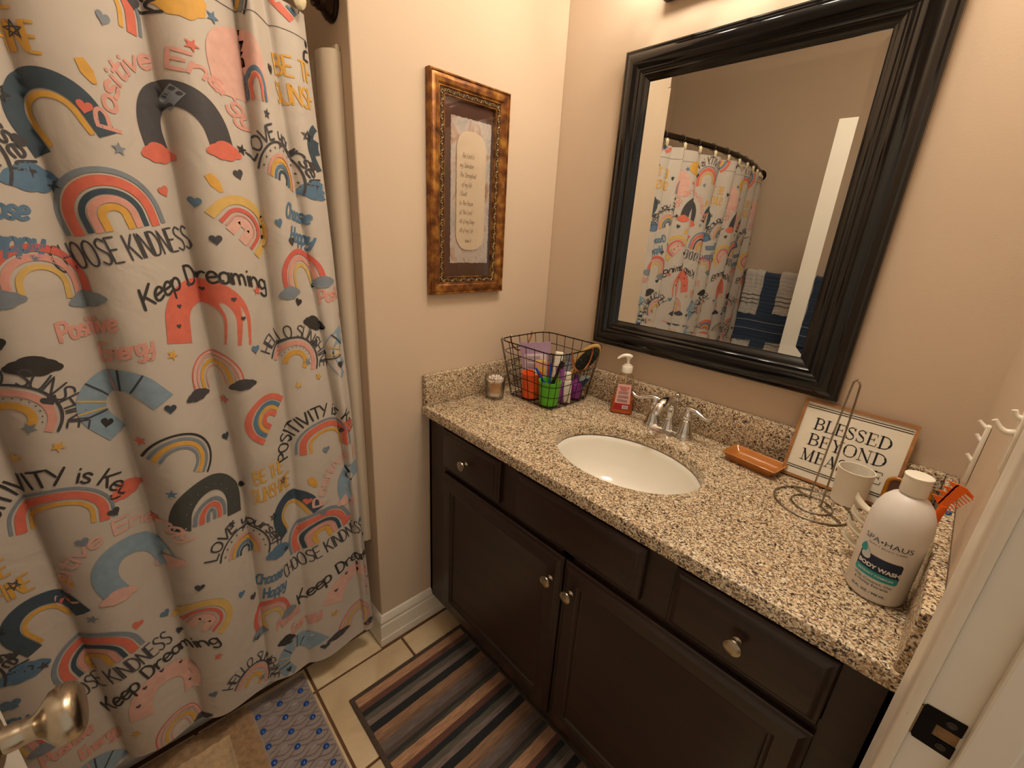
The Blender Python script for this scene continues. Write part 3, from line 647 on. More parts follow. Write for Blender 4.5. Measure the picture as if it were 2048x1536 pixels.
me = bpy.data.meshes.new('curtain_panel'); faces = [(r*NU+c, r*NU+c+1, (r+1)*NU+c+1, (r+1)*NU+c) for r in range(NV-1) for c in range(NU-1)]
me.from_pydata(Pn.tolist(), [], faces); me.polygons.foreach_set('use_smooth', [True]*len(faces)); me.update()
def fabric():
    m = bpy.data.materials.new('grey_curtain_vinyl'); m.use_nodes = True; nt = m.node_tree; b_ = nt.nodes['Principled BSDF']
    b_.inputs['Base Color'].default_value = (*lin('#c2b8ad'), 1); b_.inputs['Roughness'].default_value = .5; b_.inputs['Specular IOR Level'].default_value = .35
    tc = nt.nodes.new('ShaderNodeTexCoord'); n = nt.nodes.new('ShaderNodeTexNoise'); n.inputs['Scale'].default_value = 7; n.inputs['Detail'].default_value = 3; n.inputs['Distortion'].default_value = 1.2
    bp = nt.nodes.new('ShaderNodeBump'); bp.inputs['Strength'].default_value = .35; bp.inputs['Distance'].default_value = .012
    nt.links.new(tc.outputs['Object'], n.inputs['Vector']); nt.links.new(n.outputs['Fac'], bp.inputs['Height']); nt.links.new(bp.outputs[0], b_.inputs['Normal']); return m
me.materials.append(fabric()); cp = bpy.data.objects.new('curtain_panel', me); link(cp, t)
# hems
b = B()
# print: flat inks laid on the folded sheet
INK = dict(dark='#3c3f48', navy='#2f4152', black='#24282c', gblue='#7f8c99', blue='#577d9c', lblue='#8ba5b8', dblue='#2f4a5c', coral='#e0705c', red='#d8655a', pink='#dfa093', ppink='#e2b3a6', yel='#e0aa48', yel2='#dcb768', char='#3d4444')
INK = {k: tuple(c*.86+f*.10 for c, f in zip(lin(v), lin('#9a8c7e'))) for k, v in INK.items()}; INKN = list(INK); INKM = [mat('ink_'+k, INK[k], rough=.5, spec=.3, noise=.1, nscale=60) for k in INKN]
DV, DF, DM, DL = [], [], [], []
class T2:
    def __init__(s, u, v, rot=0, sc=1): s.u, s.v, s.c, s.s, s.k = u, v, math.cos(math.radians(rot)), math.sin(math.radians(rot)), sc
    def __call__(s, p): x, y = p[0]*s.k, p[1]*s.k; return (s.u-(x*s.c-y*s.s), s.v+x*s.s+y*s.c)
def addstrip(T, pairs, col, lay):
    n0 = len(DV); m = len(pairs)
    for a, c in pairs:
        DV.append(T(a)); DV.append(T(((a[0]+c[0])/2, (a[1]+c[1])/2))); DV.append(T(c)); DL.extend((lay,)*3)
    for i in range(m-1):
        for k in (0, 1): DF.append((n0+3*i+k, n0+3*i+k+1, n0+3*i+4+k, n0+3*i+3+k)); DM.append(INKN.index(col))
def stroke(T, pts, w, col, lay=1, **k): addstrip(T, ribbon2(pts, w, .005, **k), col, lay)
def blob(T, pts, col, lay=1, rings=4):
    cx = sum(p[0] for p in pts)/len(pts); cy = sum(p[1] for p in pts)/len(pts); n0 = len(DV); m = len(pts)
    DV.append(T((cx, cy))); DL.append(lay)
    for r in range(1, rings+1):
        for p in pts: DV.append(T((cx+(p[0]-cx)*r/rings, cy+(p[1]-cy)*r/rings))); DL.append(lay)
    ci = INKN.index(col)
    for i in range(m): DF.append((n0, n0+1+i, n0+1+(i+1) % m)); DM.append(ci)
    for r in range(rings-1):
        for i in range(m):
            j = (i+1) % m; a = n0+1+r*m; DF.append((a+i, a+m+i, a+m+j, a+j)); DM.append(ci)
def archp(hw, h, a0=180, a1=0, cx=0, n=26, leg=0):
    p = [(cx+hw*math.cos(math.radians(a0+(a1-a0)*i/n)), leg+(h-leg)*math.sin(math.radians(a0+(a1-a0)*i/n))) for i in range(n+1)]
    if leg: p = [(cx-hw, 0)]+p+[(cx+hw, 0)]
    return p
def arch(T, hw, h, w, col, lay=1, **k): stroke(T, archp(hw-w/2, h-w/2, **k), w, col, lay, taper=False)
def rainbow(T, hw, h, bands, lay=1, **k):
    """bands: list of (width fraction, colour or None)"""
    r = 0
    for wf, c in bands:
        if c: arch(T, hw*(1-r), h-hw*r, hw*wf, c, lay, **k)
        r += wf
def circ(cx, cy, r, n=14, ry=None): return [(cx+r*math.cos(2*PI*i/n), cy+(ry or r)*math.sin(2*PI*i/n)) for i in range(n)]
def cloud(T, w, h, col, lay=1, sd=0):
    pts = []; n = 64; cs = [(.0, .1, .36), (-.26, -.02, .27), (.26, .02, .28), (-.44, -.1, .16), (.45, -.06, .17), (.12, -.14, .26), (-.13, -.14, .26), (.1*math.sin(sd+1), .2, .26)]
    for i in range(n):
        a = 2*PI*i/n; c_, s_ = math.cos(a), math.sin(a)*1.0; best = 0
        for cx, cy, r in cs:
            cy *= .8; bq = c_*cx+s_*cy; d2 = cx*cx+cy*cy-r*r; dd = bq*bq-d2
            if dd > 0: best = max(best, bq+math.sqrt(dd))
        pts.append((w*.86*best*c_, h*1.25*best*s_))
    blob(T, pts, col, lay)
def heart(T, s, col, lay=1):
    blob(T, [(s*.031*16*math.sin(a)**3, s*.033*(13*math.cos(a)-5*math.cos(2*a)-2*math.cos(3*a)-math.cos(4*a))) for a in [2*PI*i/20 for i in range(20)]], col, lay, 2)
def star(T, s, col, lay=1, outline=False):
    p = [(s*(.5 if i % 2 == 0 else .2)*math.sin(PI*i/5), s*(.5 if i % 2 == 0 else .2)*math.cos(PI*i/5)) for i in range(10)]
    if outline: q = [(s*.5*math.sin(4*PI*i/5), s*.5*math.cos(4*PI*i/5)) for i in range(6)]; stroke(T, q, .0018, col, lay)
    else: blob(T, p, col, lay, 2)
def word(T, txt, h, w, col, x0=0, y0=0, shear=0, sx=1., lay=1, align=0, track=0, curve=0):
    st, wd = text_strokes(txt, h, shear, sx, track); x0 -= wd*align
    for s in st:
        q = []
        for x, y in s:
            X = x0+x; q.append((X, y0+y-curve*X*X))
        stroke(T, q, w, col, lay)
def wordarc(T, txt, h, w, col, r, a0, a1, cy=0, sx=1., lay=1, ey=1., shear=0):
    st, wd = text_strokes(txt, h, shear, sx)
    for s in st:
        q = []
        for x, y in s:
            a = math.radians(a0+(a1-a0)*x/wd); rr_ = r+y; q.append((rr_*math.cos(a), cy+rr_*math.sin(a)*ey))
        stroke(T, q, w, col, lay)
def dots(T, pts, r, col, lay=2):
    for p in pts: blob(T, circ(p[0], p[1], r, 6), col, lay, 1)
def M_ck(T):
    rainbow(T, .080, .098, [(.11, 'gblue'), (.05, None), (.2, 'coral'), (.06, None), (.11, 'dblue'), (.03, None), (.14, 'pink'), (.02, None), (.14, 'yel')], leg=.02)
    word(T, 'CHOOSE KINDNESS', .043, .0032, 'dark', 0, -.055, sx=.80, align=.5, curve=.15)
def M_kd(T):
    word(T, 'Keep Dreaming', .038, .0048, 'black', 0, 0, align=.5, curve=2.2, sx=1.22)
def M_red(T):
    stroke(T, archp(.060, .096, leg=.03), .050, 'coral', 1, taper=False)
    for x, y in ((-.055, .06), (-.03, .105), (.0, .1), (.05, .085), (.068, .045), (.03, .12), (-.06, .02)): heart(T2(*T((x, y)), 0, T.k), .010, 'dark', 2)
def M_pe(T, pc='pink', dc='dark', cc='coral'):
    stroke(T, archp(.052, .086, leg=.02), .042, dc, 1, taper=False)
    for x in (-.054, .054): cloud(T2(*T((x, -.008)), 0, T.k), .062, .034, cc, 2)
    if dc == 'dark': stroke(T, [(-.006, .072), (.012, .088)], .022, 'gblue', 2, taper=False)
    wordarc(T, 'Positive Energy', .030, .0060, pc, .108, 176, 6, .018, 1., 1, shear=.1)
def M_ly(T):
    stroke(T, archp(.072, .078, leg=.01), .0045, 'dark'); 
    for a in range(15, 180, 18): star(T2(*T((.061*math.cos(math.radians(a)), .008+.060*math.sin(math.radians(a)))), 0, T.k), .007, 'dark', 1)
    rainbow(T, .050, .056, [(.14, 'pink'), (.04, None), (.17, 'yel'), (.07, None), (.15, 'blue'), (.07, None), (.13, 'dblue')], leg=.008)
    wordarc(T, 'LOVE yourself', .028, .0042, 'dark', .083, 172, 12, .0, 1.)
def M_blue(T):
    stroke(T, archp(.050, .084, leg=.03), .028, 'dblue', 1, taper=False); stroke(T, archp(.030, .062, leg=.03), .008, 'yel', 1)
def M_ch(T):
    word(T, 'Choose', .032, .0060, 'blue', -.012, .004, shear=.25, align=.5, sx=1.0); word(T, 'Happy', .032, .0060, 'blue', 0, -.045, shear=.25, align=.5, sx=1.05)
def M_yel(T): rainbow(T, .066, .080, [(.26, 'yel2'), (.10, None), (.12, 'red'), (.07, None), (.05, 'pink'), (.02, None), (.30, 'ppink')], leg=.02)
def M_cr(T):
    rainbow(T, .066, .088, [(.19, 'red'), (.06, None), (.16, 'pink'), (.09, None), (.13, 'yel2')], leg=.02)
    for x in (-.055, .055): cloud(T2(*T((x, -.004)), 8, T.k), .060, .030, 'gblue', 2, 1)
def M_hs(T):
    stroke(T, archp(.060, .070, leg=.01), .0045, 'dark'); rainbow(T, .054, .062, [(.22, 'pink'), (.22, None), (.22, 'yel')], leg=.008)
    dots(T, [(.036*math.cos(math.radians(a)), .006+.040*math.sin(math.radians(a))) for a in range(10, 180, 16)], .0013, 'dark')
    wordarc(T, 'HELLO SUNSHINE', .030, .0032, 'dark', .070, 172, 4, .0, .9)
def M_strip(T):
    stroke(T, archp(.052, .074, leg=.025), .044, 'lblue', 1, taper=False)
    for a, c in ((20, 'dark'), (50, 'dark'), (62, 'pink'), (100, 'dark'), (128, 'yel2'), (160, 'dark'), (150, 'yel2')):
        r_ = math.radians(a); stroke(T, [(.031*math.cos(r_), .025+.028*math.sin(r_)), (.073*math.cos(r_), .025+.070*math.sin(r_))], .0035, c, 2)
def M_thin(T):
    rainbow(T, .056, .080, [(.05, 'red'), (.10, 'ppink'), (.05, None), (.06, 'pink'), (.10, None), (.14, 'yel'), (.10, None), (.05, 'pink')], leg=.015)
    for x in (-.052, .052): cloud(T2(*T((x, -.006)), 6, T.k), .054, .026, 'dark', 2, 2)
def M_c(T): rainbow(T, .064, .074, [(.22, 'coral'), (.06, None), (.15, 'blue'), (.03, None), (.14, 'yel'), (.04, None), (.20, 'coral')], leg=.01)
def M_thinblack(T): rainbow(T, .064, .078, [(.07, 'black'), (.08, None), (.09, 'gblue'), (.04, None), (.13, 'yel'), (.05, None), (.09, 'gblue')], leg=.01)
def M_darkin(T):
    stroke(T, archp(.060, .092, leg=.02), .038, 'char', 1, taper=False); rainbow(T, .038, .056, [(.22, 'gblue'), (.10, None), (.28, 'coral'), (.10, None), (.2, 'gblue')], leg=.01)
    dots(T, [(.05*math.cos(math.radians(a)), .02+.068*math.sin(math.radians(a))) for a in range(15, 180, 22)], .0014, 'gblue')
def M_pk(T):
    rainbow(T, .076, .086, [(.07, 'gblue'), (.05, None), (.20, 'coral'), (.07, None), (.10, 'yel')], leg=.02); wordarc(T, 'POSITIVITY is Key', .034, .0044, 'black', .094, 182, 22, .0, 1.)
def M_pcloud(T): cloud(T, .066, .036, 'coral', 1, 1)
def M_bcloud(T): cloud(T, .078, .044, 'blue', 1, 2)
def M_dcloud(T): cloud(T, .070, .036, 'black', 1, 0)
def M_bs(T): word(T, 'BE THE', .036, .0042, 'yel', 0, .008, align=.5, sx=.9, shear=.05); word(T, 'SUNSHINE', .038, .0042, 'yel', .002, -.045, align=.5, sx=.85, shear=.05)
def M_pe2(T):
    word(T, 'Positive', .032, .0062, 'pink', -.02, .006, shear=.2, align=.5, sx=1.05); word(T, 'Energy', .032, .0062, 'pink', .02, -.048, shear=.2, align=.5, sx=1.05)
def M_pink(T):
    stroke(T, archp(.056, .082, leg=.02), .044, 'ppink', 1, taper=False)
    for x, y in ((-.06, .03), (-.045, .075), (-.01, .098), (.03, .088), (.06, .05), (.05, .015)): heart(T2(*T((x, y)), 0, T.k), .010, 'dark', 2)
def M_pbox(T):
    blob(T, [(-.068, -.004), (-.069, .02)]+[(.070*math.cos(PI-PI*i/16), .045+.072*abs(math.sin(PI*i/16))**.8) for i in range(17)]+[(.069, .02), (.068, -.004), (.03, -.006), (0, -.007), (-.03, -.006)], 'ppink', 1, 6)
    rainbow(T2(*T((.03, -.004)), 0, T.k), .030, .058, [(.26, 'blue'), (.14, None), (.22, 'coral')], 2, leg=.02)
def M_bpe(T): M_pe(T, 'ppink', 'lblue', 'ppink')
def M_sun(T): blob(T, [((.040+.002*math.sin(9*a))*math.cos(a), (.030+.002*math.sin(9*a))*math.sin(a)) for a in [2*PI*i/36 for i in range(36)]], 'yel', 1)
def M_petal(T): blob(T, [(-.006, .018), (.006, .018), (.009, .0), (.004, -.018), (-.003, -.016), (-.009, 0)], 'yel', 1, 2)
def M_multi(T): rainbow(T, .052, .07, [(.22, 'coral'), (.06, None), (.16, 'yel'), (.05, None), (.14, 'pink'), (.08, 'gblue')], leg=.02)
MOT = [(M_ck, .464, 1.385, 11, [(.145, .543, 11), (.695, .462, 14)]), (M_kd, .335, 1.283, 4, [(.088, .40, 10), (.600, .385, 16)]), ((M_red, M_pink), .352, 1.172, -8, [(.604, .275, -6), (.084, .29, -20)]), ((M_pe, M_bpe), .318, 1.535, 10, [(.585, .655, 18)]),
 (M_ly, .120, 1.495, -18, [(.368, .600, -16)]), (M_blue, .497, 1.52, 24, []), (M_ch, .078, 1.41, -10, [(.292, .478, 2), (.615, 1.39, -4)]), (M_yel, .262, 1.380, -44, []), (M_cr, .095, 1.265, 10, [(.595, 1.268, -4), (.305, .335, 14)]),
 (M_hs, .160, 1.075, -22, [(.405, .16, -28), (.69, 1.06, -30)]), (M_strip, .520, 1.035, 34, []), (M_thin, .352, 1.058, 4, [(.082, .158, -14)]), (M_c, .240, .945, 50, []), (M_thinblack, .475, .905, -34, []),
 (M_pk, .676, .832, -8, [(.112, .822, -4), (.428, 1.712, -8), (-.114, 1.742, -8)]), (M_bcloud, .565, 1.455, 0, []), (M_dcloud, .086, 1.170, -22, [(.268, .245, -8), (.640, 1.154, -8)]),
 (M_bs, .268, .786, 4, []), (M_pe2, .53, 1.195, 10, []), ((M_pbox, M_darkin), .198, 1.648, 4, [(.438, .748, -9)]), ((M_sun, M_pcloud), .300, 1.772, 0, [(.572, .868, 18), (.036, .869, 10)]), (M_petal, .455, 1.622, 20, [(.29, 1.475, 30)])]
LA = (.542, -.030); LB = (.245, -.918)
def inb(u, v, m=.06): return -m < u < UM+m and .02 < v < 1.9
for f_, u0, v0, rot, ex in MOT:
    used = [(u0, v0, rot)]+ex
    for i in range(-3, 5):
        for j in range(-2, 3):
            u_, v_ = u0+LA[0]*i+LB[0]*j, v0+LA[1]*i+LB[1]*j
            if inb(u_, v_) and all(math.hypot(u_-a, v_-c) > .17 for a, c, _ in used): used.append((u_, v_, rot))
    for a, c, r_ in used:
        if isinstance(f_, tuple): f_[round((v0-c)/.918) % 2](T2(a, c, r_))
        else: f_(T2(a, c, r_))
HE = [('gblue', .414, 1.706), ('dark', .567, 1.508), ('dark', .243, 1.499), ('coral', .375, 1.454), ('blue', .324, 1.439), ('dark', .681, .791), ('dark', .303, 1.37), ('navy', .462, 1.037), ('navy', .36, .929), ('blue', .261, 1.133), ('dark', .636, 1.091), ('dark', .12, 1.37), ('black', .372, .311), ('black', .273, .134), ('blue', .399, .491), ('black', .10, 1.71), ('dark', .06, .86), ('black', .05, .47), ('coral', .47, 1.57)]
ST = [('dark', .528, 1.658, 1), ('dark', .486, 1.643, 0), ('gblue', .417, 1.661, 0), ('coral', .291, 1.703, 0), ('gblue', .438, 1.514, 0), ('blue', .252, 1.763, 0), ('yel2', .372, 1.688, 0), ('dark', .147, 1.622, 0), ('black', .03, 1.60, 1), ('coral', .235, 1.262, 0), ('blue', .219, 1.22, 0), ('yel', .435, 1.145, 0), ('gblue', .456, 1.118, 0), ('yel', .645, 1.0, 0), ('gblue', .67, 1.046, 0), ('coral', .62, .965, 0), ('navy', .501, .86, 0), ('yel', .324, .911, 0), ('coral', .522, .975, 0), ('black', .474, .629, 0), ('dark', .24, .56, 0), ('coral', .51, .383, 0), ('coral', .48, .344, 0), ('coral', .045, .131, 0), ('yel2', .16, 1.02, 0), ('blue', .04, 1.04, 0)]
def lat(u0, v0):
    for i in range(-3, 5):
        for j in range(-2, 3):
            u_, v_ = u0+LA[0]*i+LB[0]*j, v0+LA[1]*i+LB[1]*j
            if inb(u_, v_): yield u_, v_
done = []
def free(a, c):
    if any(math.hypot(a-x, c-y) < .05 for x, y in done): return False
    done.append((a, c)); return True
for c_, u0, v0 in HE:
    for a, c in lat(u0, v0):
        if free(a, c): heart(T2(a, c, random.uniform(-25, 25)), .021, c_, 2)
for c_, u0, v0, o_ in ST:
    for a, c in lat(u0, v0):
        if free(a, c): star(T2(a, c, random.uniform(-30, 30)), .023, c_, 2, bool(o_))
DVa = np.array(DV); DLa = np.array(DL); P_, N_ = suv(DVa[:, 0], DVa[:, 1], .0007+.0005*DLa); P_[:, 1] += 1.49
ok = (DVa[:, 0] > .001) & (DVa[:, 0] < UM-.001) & (DVa[:, 1] > hem(DVa[:, 0])+.001) & (DVa[:, 1] < 1.842)
F2, M2 = [], []
for f_, m_ in zip(DF, DM):
    if all(ok[i] for i in f_):
        a, c, d = P_[f_[0]], P_[f_[1]], P_[f_[2]]; nn = np.cross(c-a, d-a)
        F2.append(f_ if nn @ N_[f_[0]] >= 0 else f_[::-1]); M2.append(m_)
me = bpy.data.meshes.new('printed_pattern'); me.from_pydata(P_.tolist(), [], F2)
for m_ in INKM: me.materials.append(m_)
me.polygons.foreach_set('material_index', M2); me.polygons.foreach_set('use_smooth', [True]*len(F2)); me.update()
me.normals_split_custom_set_from_vertices(N_.tolist())
link(bpy.data.objects.new('printed_pattern', me), t)
# top band stitch line and its hooks
b = B(); pts, nn = suv(np.linspace(.003, UM-.003, 260), np.full(260, 1.795), .0008); tube(b, [(p[0], p[1]+1.49, p[2]) for p in pts], .0007, 5); fin('hem_stitch', b, mat('stitch_grey', '#8d857d', rough=.8, noise=.1), t)
M_shell = mat('cream_shell', '#e6d8b4', rough=.45, noise=.12, nscale=60)
hy = [-.822, -.945, -1.06, -1.19, -1.325, -1.46, -1.59, -1.72, -1.85, -1.96, -2.04, -2.11]
ORD = 'first second third fourth fifth sixth seventh eighth ninth tenth eleventh twelfth'.split()
def mk_hook(y):
    x = rodx(y); t = thing('curtain_hook', 'cream shell curtain hook, %s from the alcove corner along the rod' % ORD[hy.index(y)], 'hook', (x, y, ROD_Z), (0, 0, 0), 'shell hooks along the shower rod')
    b = B(); tube(b, [(.016*math.cos(a), 0, .016*math.sin(a)) for a in [2*PI*i/18 for i in range(18)]], .0014, 6, closed=True); tube(b, [(.003, 0, -.016), (.012, 0, -.03), (.014, 0, -.045), (.006, 0, -.052)], .0013, 6, smooth=3)
    fin('hook_wire', b, M_steel, t)
    b = B(); sphere(b, (.021, 0, -.033), .017, 16, sc=(.45, .8, 1.0)); n = len(b.verts)
    for v in b.verts: a = math.atan2(v.co.z+.033, v.co.y); v.co.x += .0018*math.cos(a*9)
    fin('shell', b, M_shell, t); return t
for y in hy: mk_hook(y)

# ---------------------------------------------------------------- rugs and mat on the floor
def rug_mat():
    m = bpy.data.materials.new('striped_woven_rug'); m.use_nodes = True; nt = m.node_tree; b_ = nt.nodes['Principled BSDF']
    tc = nt.nodes.new('ShaderNodeTexCoord'); sx = nt.nodes.new('ShaderNodeSeparateXYZ'); nt.links.new(tc.outputs['Object'], sx.inputs[0])
    n = nt.nodes.new('ShaderNodeTexNoise'); n.inputs['Scale'].default_value = 1; n.inputs['Detail'].default_value = 6
    mp = nt.nodes.new('ShaderNodeMapping'); mp.inputs['Scale'].default_value = (260, 22, 1); nt.links.new(tc.outputs['Object'], mp.inputs[0]); nt.links.new(mp.outputs[0], n.inputs['Vector'])
    md = nt.nodes.new('ShaderNodeMath'); md.operation = 'MULTIPLY_ADD'; md.inputs[1].default_value = 1/.2265; md.inputs[2].default_value = 0; nt.links.new(sx.outputs[0], md.inputs[0])
    jt = nt.nodes.new('ShaderNodeMath'); jt.operation = 'MULTIPLY_ADD'; jt.inputs[1].default_value = .012; nt.links.new(n.outputs['Fac'], jt.inputs[0]); nt.links.new(md.outputs[0], jt.inputs[2])
    fr = nt.nodes.new('ShaderNodeMath'); fr.operation = 'FRACT'; nt.links.new(jt.outputs[0], fr.inputs[0])
    P = .2265; r = ramp(nt, [(0, '#b98d6b'), (.030/P, '#6b4338'), (.048/P, '#1b1f24'), (.066/P, '#5f5a50'), (.084/P, '#80706a'), (.100/P, '#16191e'), (.125/P, '#9b7659'), (.150/P, '#83654f'), (.165/P, '#6f625e'), (.190/P, '#5b4c45'), (.205/P, '#33322f'), (.216/P, '#4b463f')], 'CONSTANT')
    nt.links.new(fr.outputs[0], r.inputs[0]); mx = nt.nodes.new('ShaderNodeMixRGB'); mx.blend_type = 'MULTIPLY'; mx.inputs[0].default_value = 1
    mr = nt.nodes.new('ShaderNodeMapRange'); mr.inputs[1].default_value = .3; mr.inputs[2].default_value = .7; mr.inputs[3].default_value = .62; mr.inputs[4].default_value = 1.25
    nt.links.new(n.outputs['Fac'], mr.inputs[0]); nt.links.new(r.outputs[0], mx.inputs[1]); nt.links.new(mr.outputs[0], mx.inputs[2]); nt.links.new(mx.outputs[0], b_.inputs['Base Color'])
    b_.inputs['Roughness'].default_value = .9; b_.inputs['Sheen Weight'].default_value = .3
    bp = nt.nodes.new('ShaderNodeBump'); bp.inputs['Strength'].default_value = .6; bp.inputs['Distance'].default_value = .002; nt.links.new(n.outputs['Fac'], bp.inputs['Height']); nt.links.new(bp.outputs[0], b_.inputs['Normal'])
    return m
t = thing('striped_rug', 'striped brown, tan and navy woven rug in front of the vanity', 'rug', (.135, -.70, 0))
b = B(); box(b, 0, .79, -.202, .211, .0012, .0075, bev=.002); fin('woven_field', b, rug_mat(), t)
b = B()
def band(bm, x0, x1, y0, y1, w, z): 
    frame_sweep(bm, x0, x1, y0, y1, [(0, .001), (0, z), (.002, z+.0015), (w-.002, z+.0015), (w, z-.001)], M=Matrix(((1, 0, 0, 0), (0, 0, 1, 0), (0, 1, 0, 0), (0, 0, 0, 1))))
band(b, -.013, .803, -.212, .2205, .014, .0075); fin('binding', b, mat('dark_binding', '#54463c', rough=.9, noise=.3, nscale=150, bump=.3, bscale=300), t)

t = thing('bath_mat', 'clear vinyl bath mat with blue suction cups on the tile floor', 'bath mat', (.135, -1.3, 0))
def clearvinyl(name, col, al, rg=.25):
    m = bpy.data.materials.new(name); m.use_nodes = True; nt = m.node_tree; nt.nodes.clear(); o = nt.nodes.new('ShaderNodeOutputMaterial'); tr = nt.nodes.new('ShaderNodeBsdfTransparent'); tr.inputs[0].default_value = (.9, .88, .93, 1)
    p = nt.nodes.new('ShaderNodeBsdfPrincipled'); p.inputs['Base Color'].default_value = (*lin(col), 1); p.inputs['Roughness'].default_value = rg; mx = nt.nodes.new('ShaderNodeMixShader')
    tc = nt.nodes.new('ShaderNodeTexCoord'); n = nt.nodes.new('ShaderNodeTexNoise'); n.inputs['Scale'].default_value = 12; mr = nt.nodes.new('ShaderNodeMapRange'); mr.inputs[3].default_value = al-.08; mr.inputs[4].default_value = al+.08
    nt.links.new(tc.outputs['Object'], n.inputs['Vector']); nt.links.new(n.outputs['Fac'], mr.inputs[0]); nt.links.new(mr.outputs[0], mx.inputs[0])
    nt.links.new(tr.outputs[0], mx.inputs[1]); nt.links.new(p.outputs[0], mx.inputs[2]); nt.links.new(mx.outputs[0], o.inputs[0]); return m
M_cv = clearvinyl('clear_lavender_vinyl', '#b9aca6', .5); M_rib = clearvinyl('vinyl_ridge', '#85797a', .7); M_dome = clearvinyl('vinyl_dome', '#c8bfc0', .45, .1)
b = B(); box(b, -.197, .20, -.31, .313, .004, .006, bev=.0008); fin('mat_sheet', b, M_cv, t)
b = B(); NX = 16
for k in range(NX):
    for sg in (-1, 1):
        x0 = -.142+.0261*(k-1.5)-.0
        pts = []
        for i in range(60):
            y = .308-i*.0104; ph = (y-.286)/.0605*2*PI
            x = x0+sg*.0052-sg*.0056*math.cos(ph+(PI if k % 2 else 0))*(-1)
            if -.19 < x < .196 and y > .162: pts.append((x, y, .0062))
        if len(pts) > 8: tube(b, pts, .0016, 5)
fin('wavy_ridge', b, M_rib, t, kind='stuff')
M_cup = mat('blue_vinyl', '#144a9c', rough=.15, spec=.6, noise=.1, nscale=50, coat=.5)
mc = md_ = None
for i in range(7):
    for j in range(5):
        for kind in (0, 1):
            x = -.142+.0522*i-(.0222 if kind else 0); y = .286-.0605*j-(.0285 if kind else 0)
            if not (-.185 < x < .19 and y > .145): continue
            if kind == 0:
                if mc is None:
                    b = B(); lathe(b, [(.0085, 0), (.0082, .002), (.0065, .0042), (.0035, .0055), (0, .0058)], 16); o = fin('suction_cup', b, M_cup, t, loc=(x, y, .0058)); mc = o.data
                else: link(bpy.data.objects.new('suction_cup', mc), t, (x, y, .0058))
            else:
                if md_ is None:
                    b = B(); lathe(b, [(.0085, 0), (.008, .0018), (.006, .0036), (.003, .0046), (0, .0048)], 14, sx=.7, sy=1.4); o = fin('clear_dome', b, M_dome, t, loc=(x, y, .0058)); md_ = o.data
                else: link(bpy.data.objects.new('clear_dome', md_), t, (x, y, .0058))

t = thing('shaggy_bath_rug', 'beige plush bath rug with a sculpted border, overlapping the clear mat', 'rug', (.19, -1.54, 0))
nx, ny = 130, 200; x0, x1, y0, y1 = -.250, .245, -.39, .398
vs, fs = [], []
rn = rng.rand(ny+1, nx+1)
for j in range(ny+1):
    for i in range(nx+1):
        x = x0+(x1-x0)*i/nx; y = y0+(y1-y0)*j/ny
        dx = min(x-x0, x1-x); dy = min(y-y0, y1-y); r_ = .03
        d = min(dx, dy)
        if dx < r_ and dy < r_: d = r_-math.hypot(r_-dx, r_-dy)
        e = min(max(d/.012, 0), 1); h = .008+.017*math.sqrt(max(0, 1-(1-e)**2))
        if d > .07: h -= .006*min((d-.07)/.006, 1)
        h += (.0035*rn[j, i]+.0015*math.sin(x*60+2*math.sin(y*40)))*e
        if d < 0: # pull to the rounded outline
            cx = x0+r_ if x < (x0+x1)/2 else x1-r_; cy = y0+r_ if y < (y0+y1)/2 else y1-r_
            L_ = math.hypot(x-cx, y-cy); x = cx+(x-cx)*r_/L_; y = cy+(y-cy)*r_/L_
        vs.append((x, y, h))
for j in range(ny):
    for i in range(nx): a = j*(nx+1)+i; fs.append((a, a+1, a+nx+2, a+nx+1))
me = bpy.data.meshes.new('pile'); me.from_pydata(vs, [], fs); me.polygons.foreach_set('use_smooth', [True]*len(fs)); me.update()
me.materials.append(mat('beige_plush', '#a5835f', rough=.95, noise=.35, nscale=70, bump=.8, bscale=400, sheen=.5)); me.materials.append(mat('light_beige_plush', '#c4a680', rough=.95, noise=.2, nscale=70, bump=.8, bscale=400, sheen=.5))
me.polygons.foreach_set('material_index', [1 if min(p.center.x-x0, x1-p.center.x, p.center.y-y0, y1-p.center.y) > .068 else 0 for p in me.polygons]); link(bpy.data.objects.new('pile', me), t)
b = B(); box(b, x0+.004, x1-.004, y0+.004, y1-.004, .0066, .0090, bev=.001); fin('rug_backing', b, mat('rug_backing', '#9b8464', rough=.9, noise=.1), t)

# ---------------------------------------------------------------- towels and bars on the far wall (seen in the mirror)
def terry(name, col): return mat(name, col, rough=.95, noise=.12, nscale=120, bump=.6, bscale=300, sheen=.4)
M_wt = terry('white_terry', '#d8d0c8'); M_bt = terry('blue_terry', '#3d4c66'); M_st = mat('towel_stripe_grey', '#77756c', rough=.9, noise=.1); M_sw = mat('towel_stripe_white', '#b9bcc0', rough=.9, noise=.1)
def towel_bar(z, label, x0=-.02, x1=.66):
    t = thing('towel_bar', label, 'towel bar', (x0, FY, z)); b = B(); tube(b, [(0, .06, 0), (x1-x0, .06, 0)], .008, 12); fin('bar', b, M_nickel, t)
    for x in (.0, x1-x0):
        b = B(); lathe(b, [(.022, 0), (.022, .004), (.012, .010), (.010, .05), (.013, .06), (.010, .07), (0, .073)], 20, Matrix.Translation((x, .001, 0)) @ Matrix.Rotation(-PI/2, 4, 'X')); fin('bar_post', b, M_nickel, t)
towel_bar(1.255, 'upper nickel towel bar holding blue and white towels on the far wall'); towel_bar(.765, 'lower nickel towel bar holding a blue towel on the far wall')
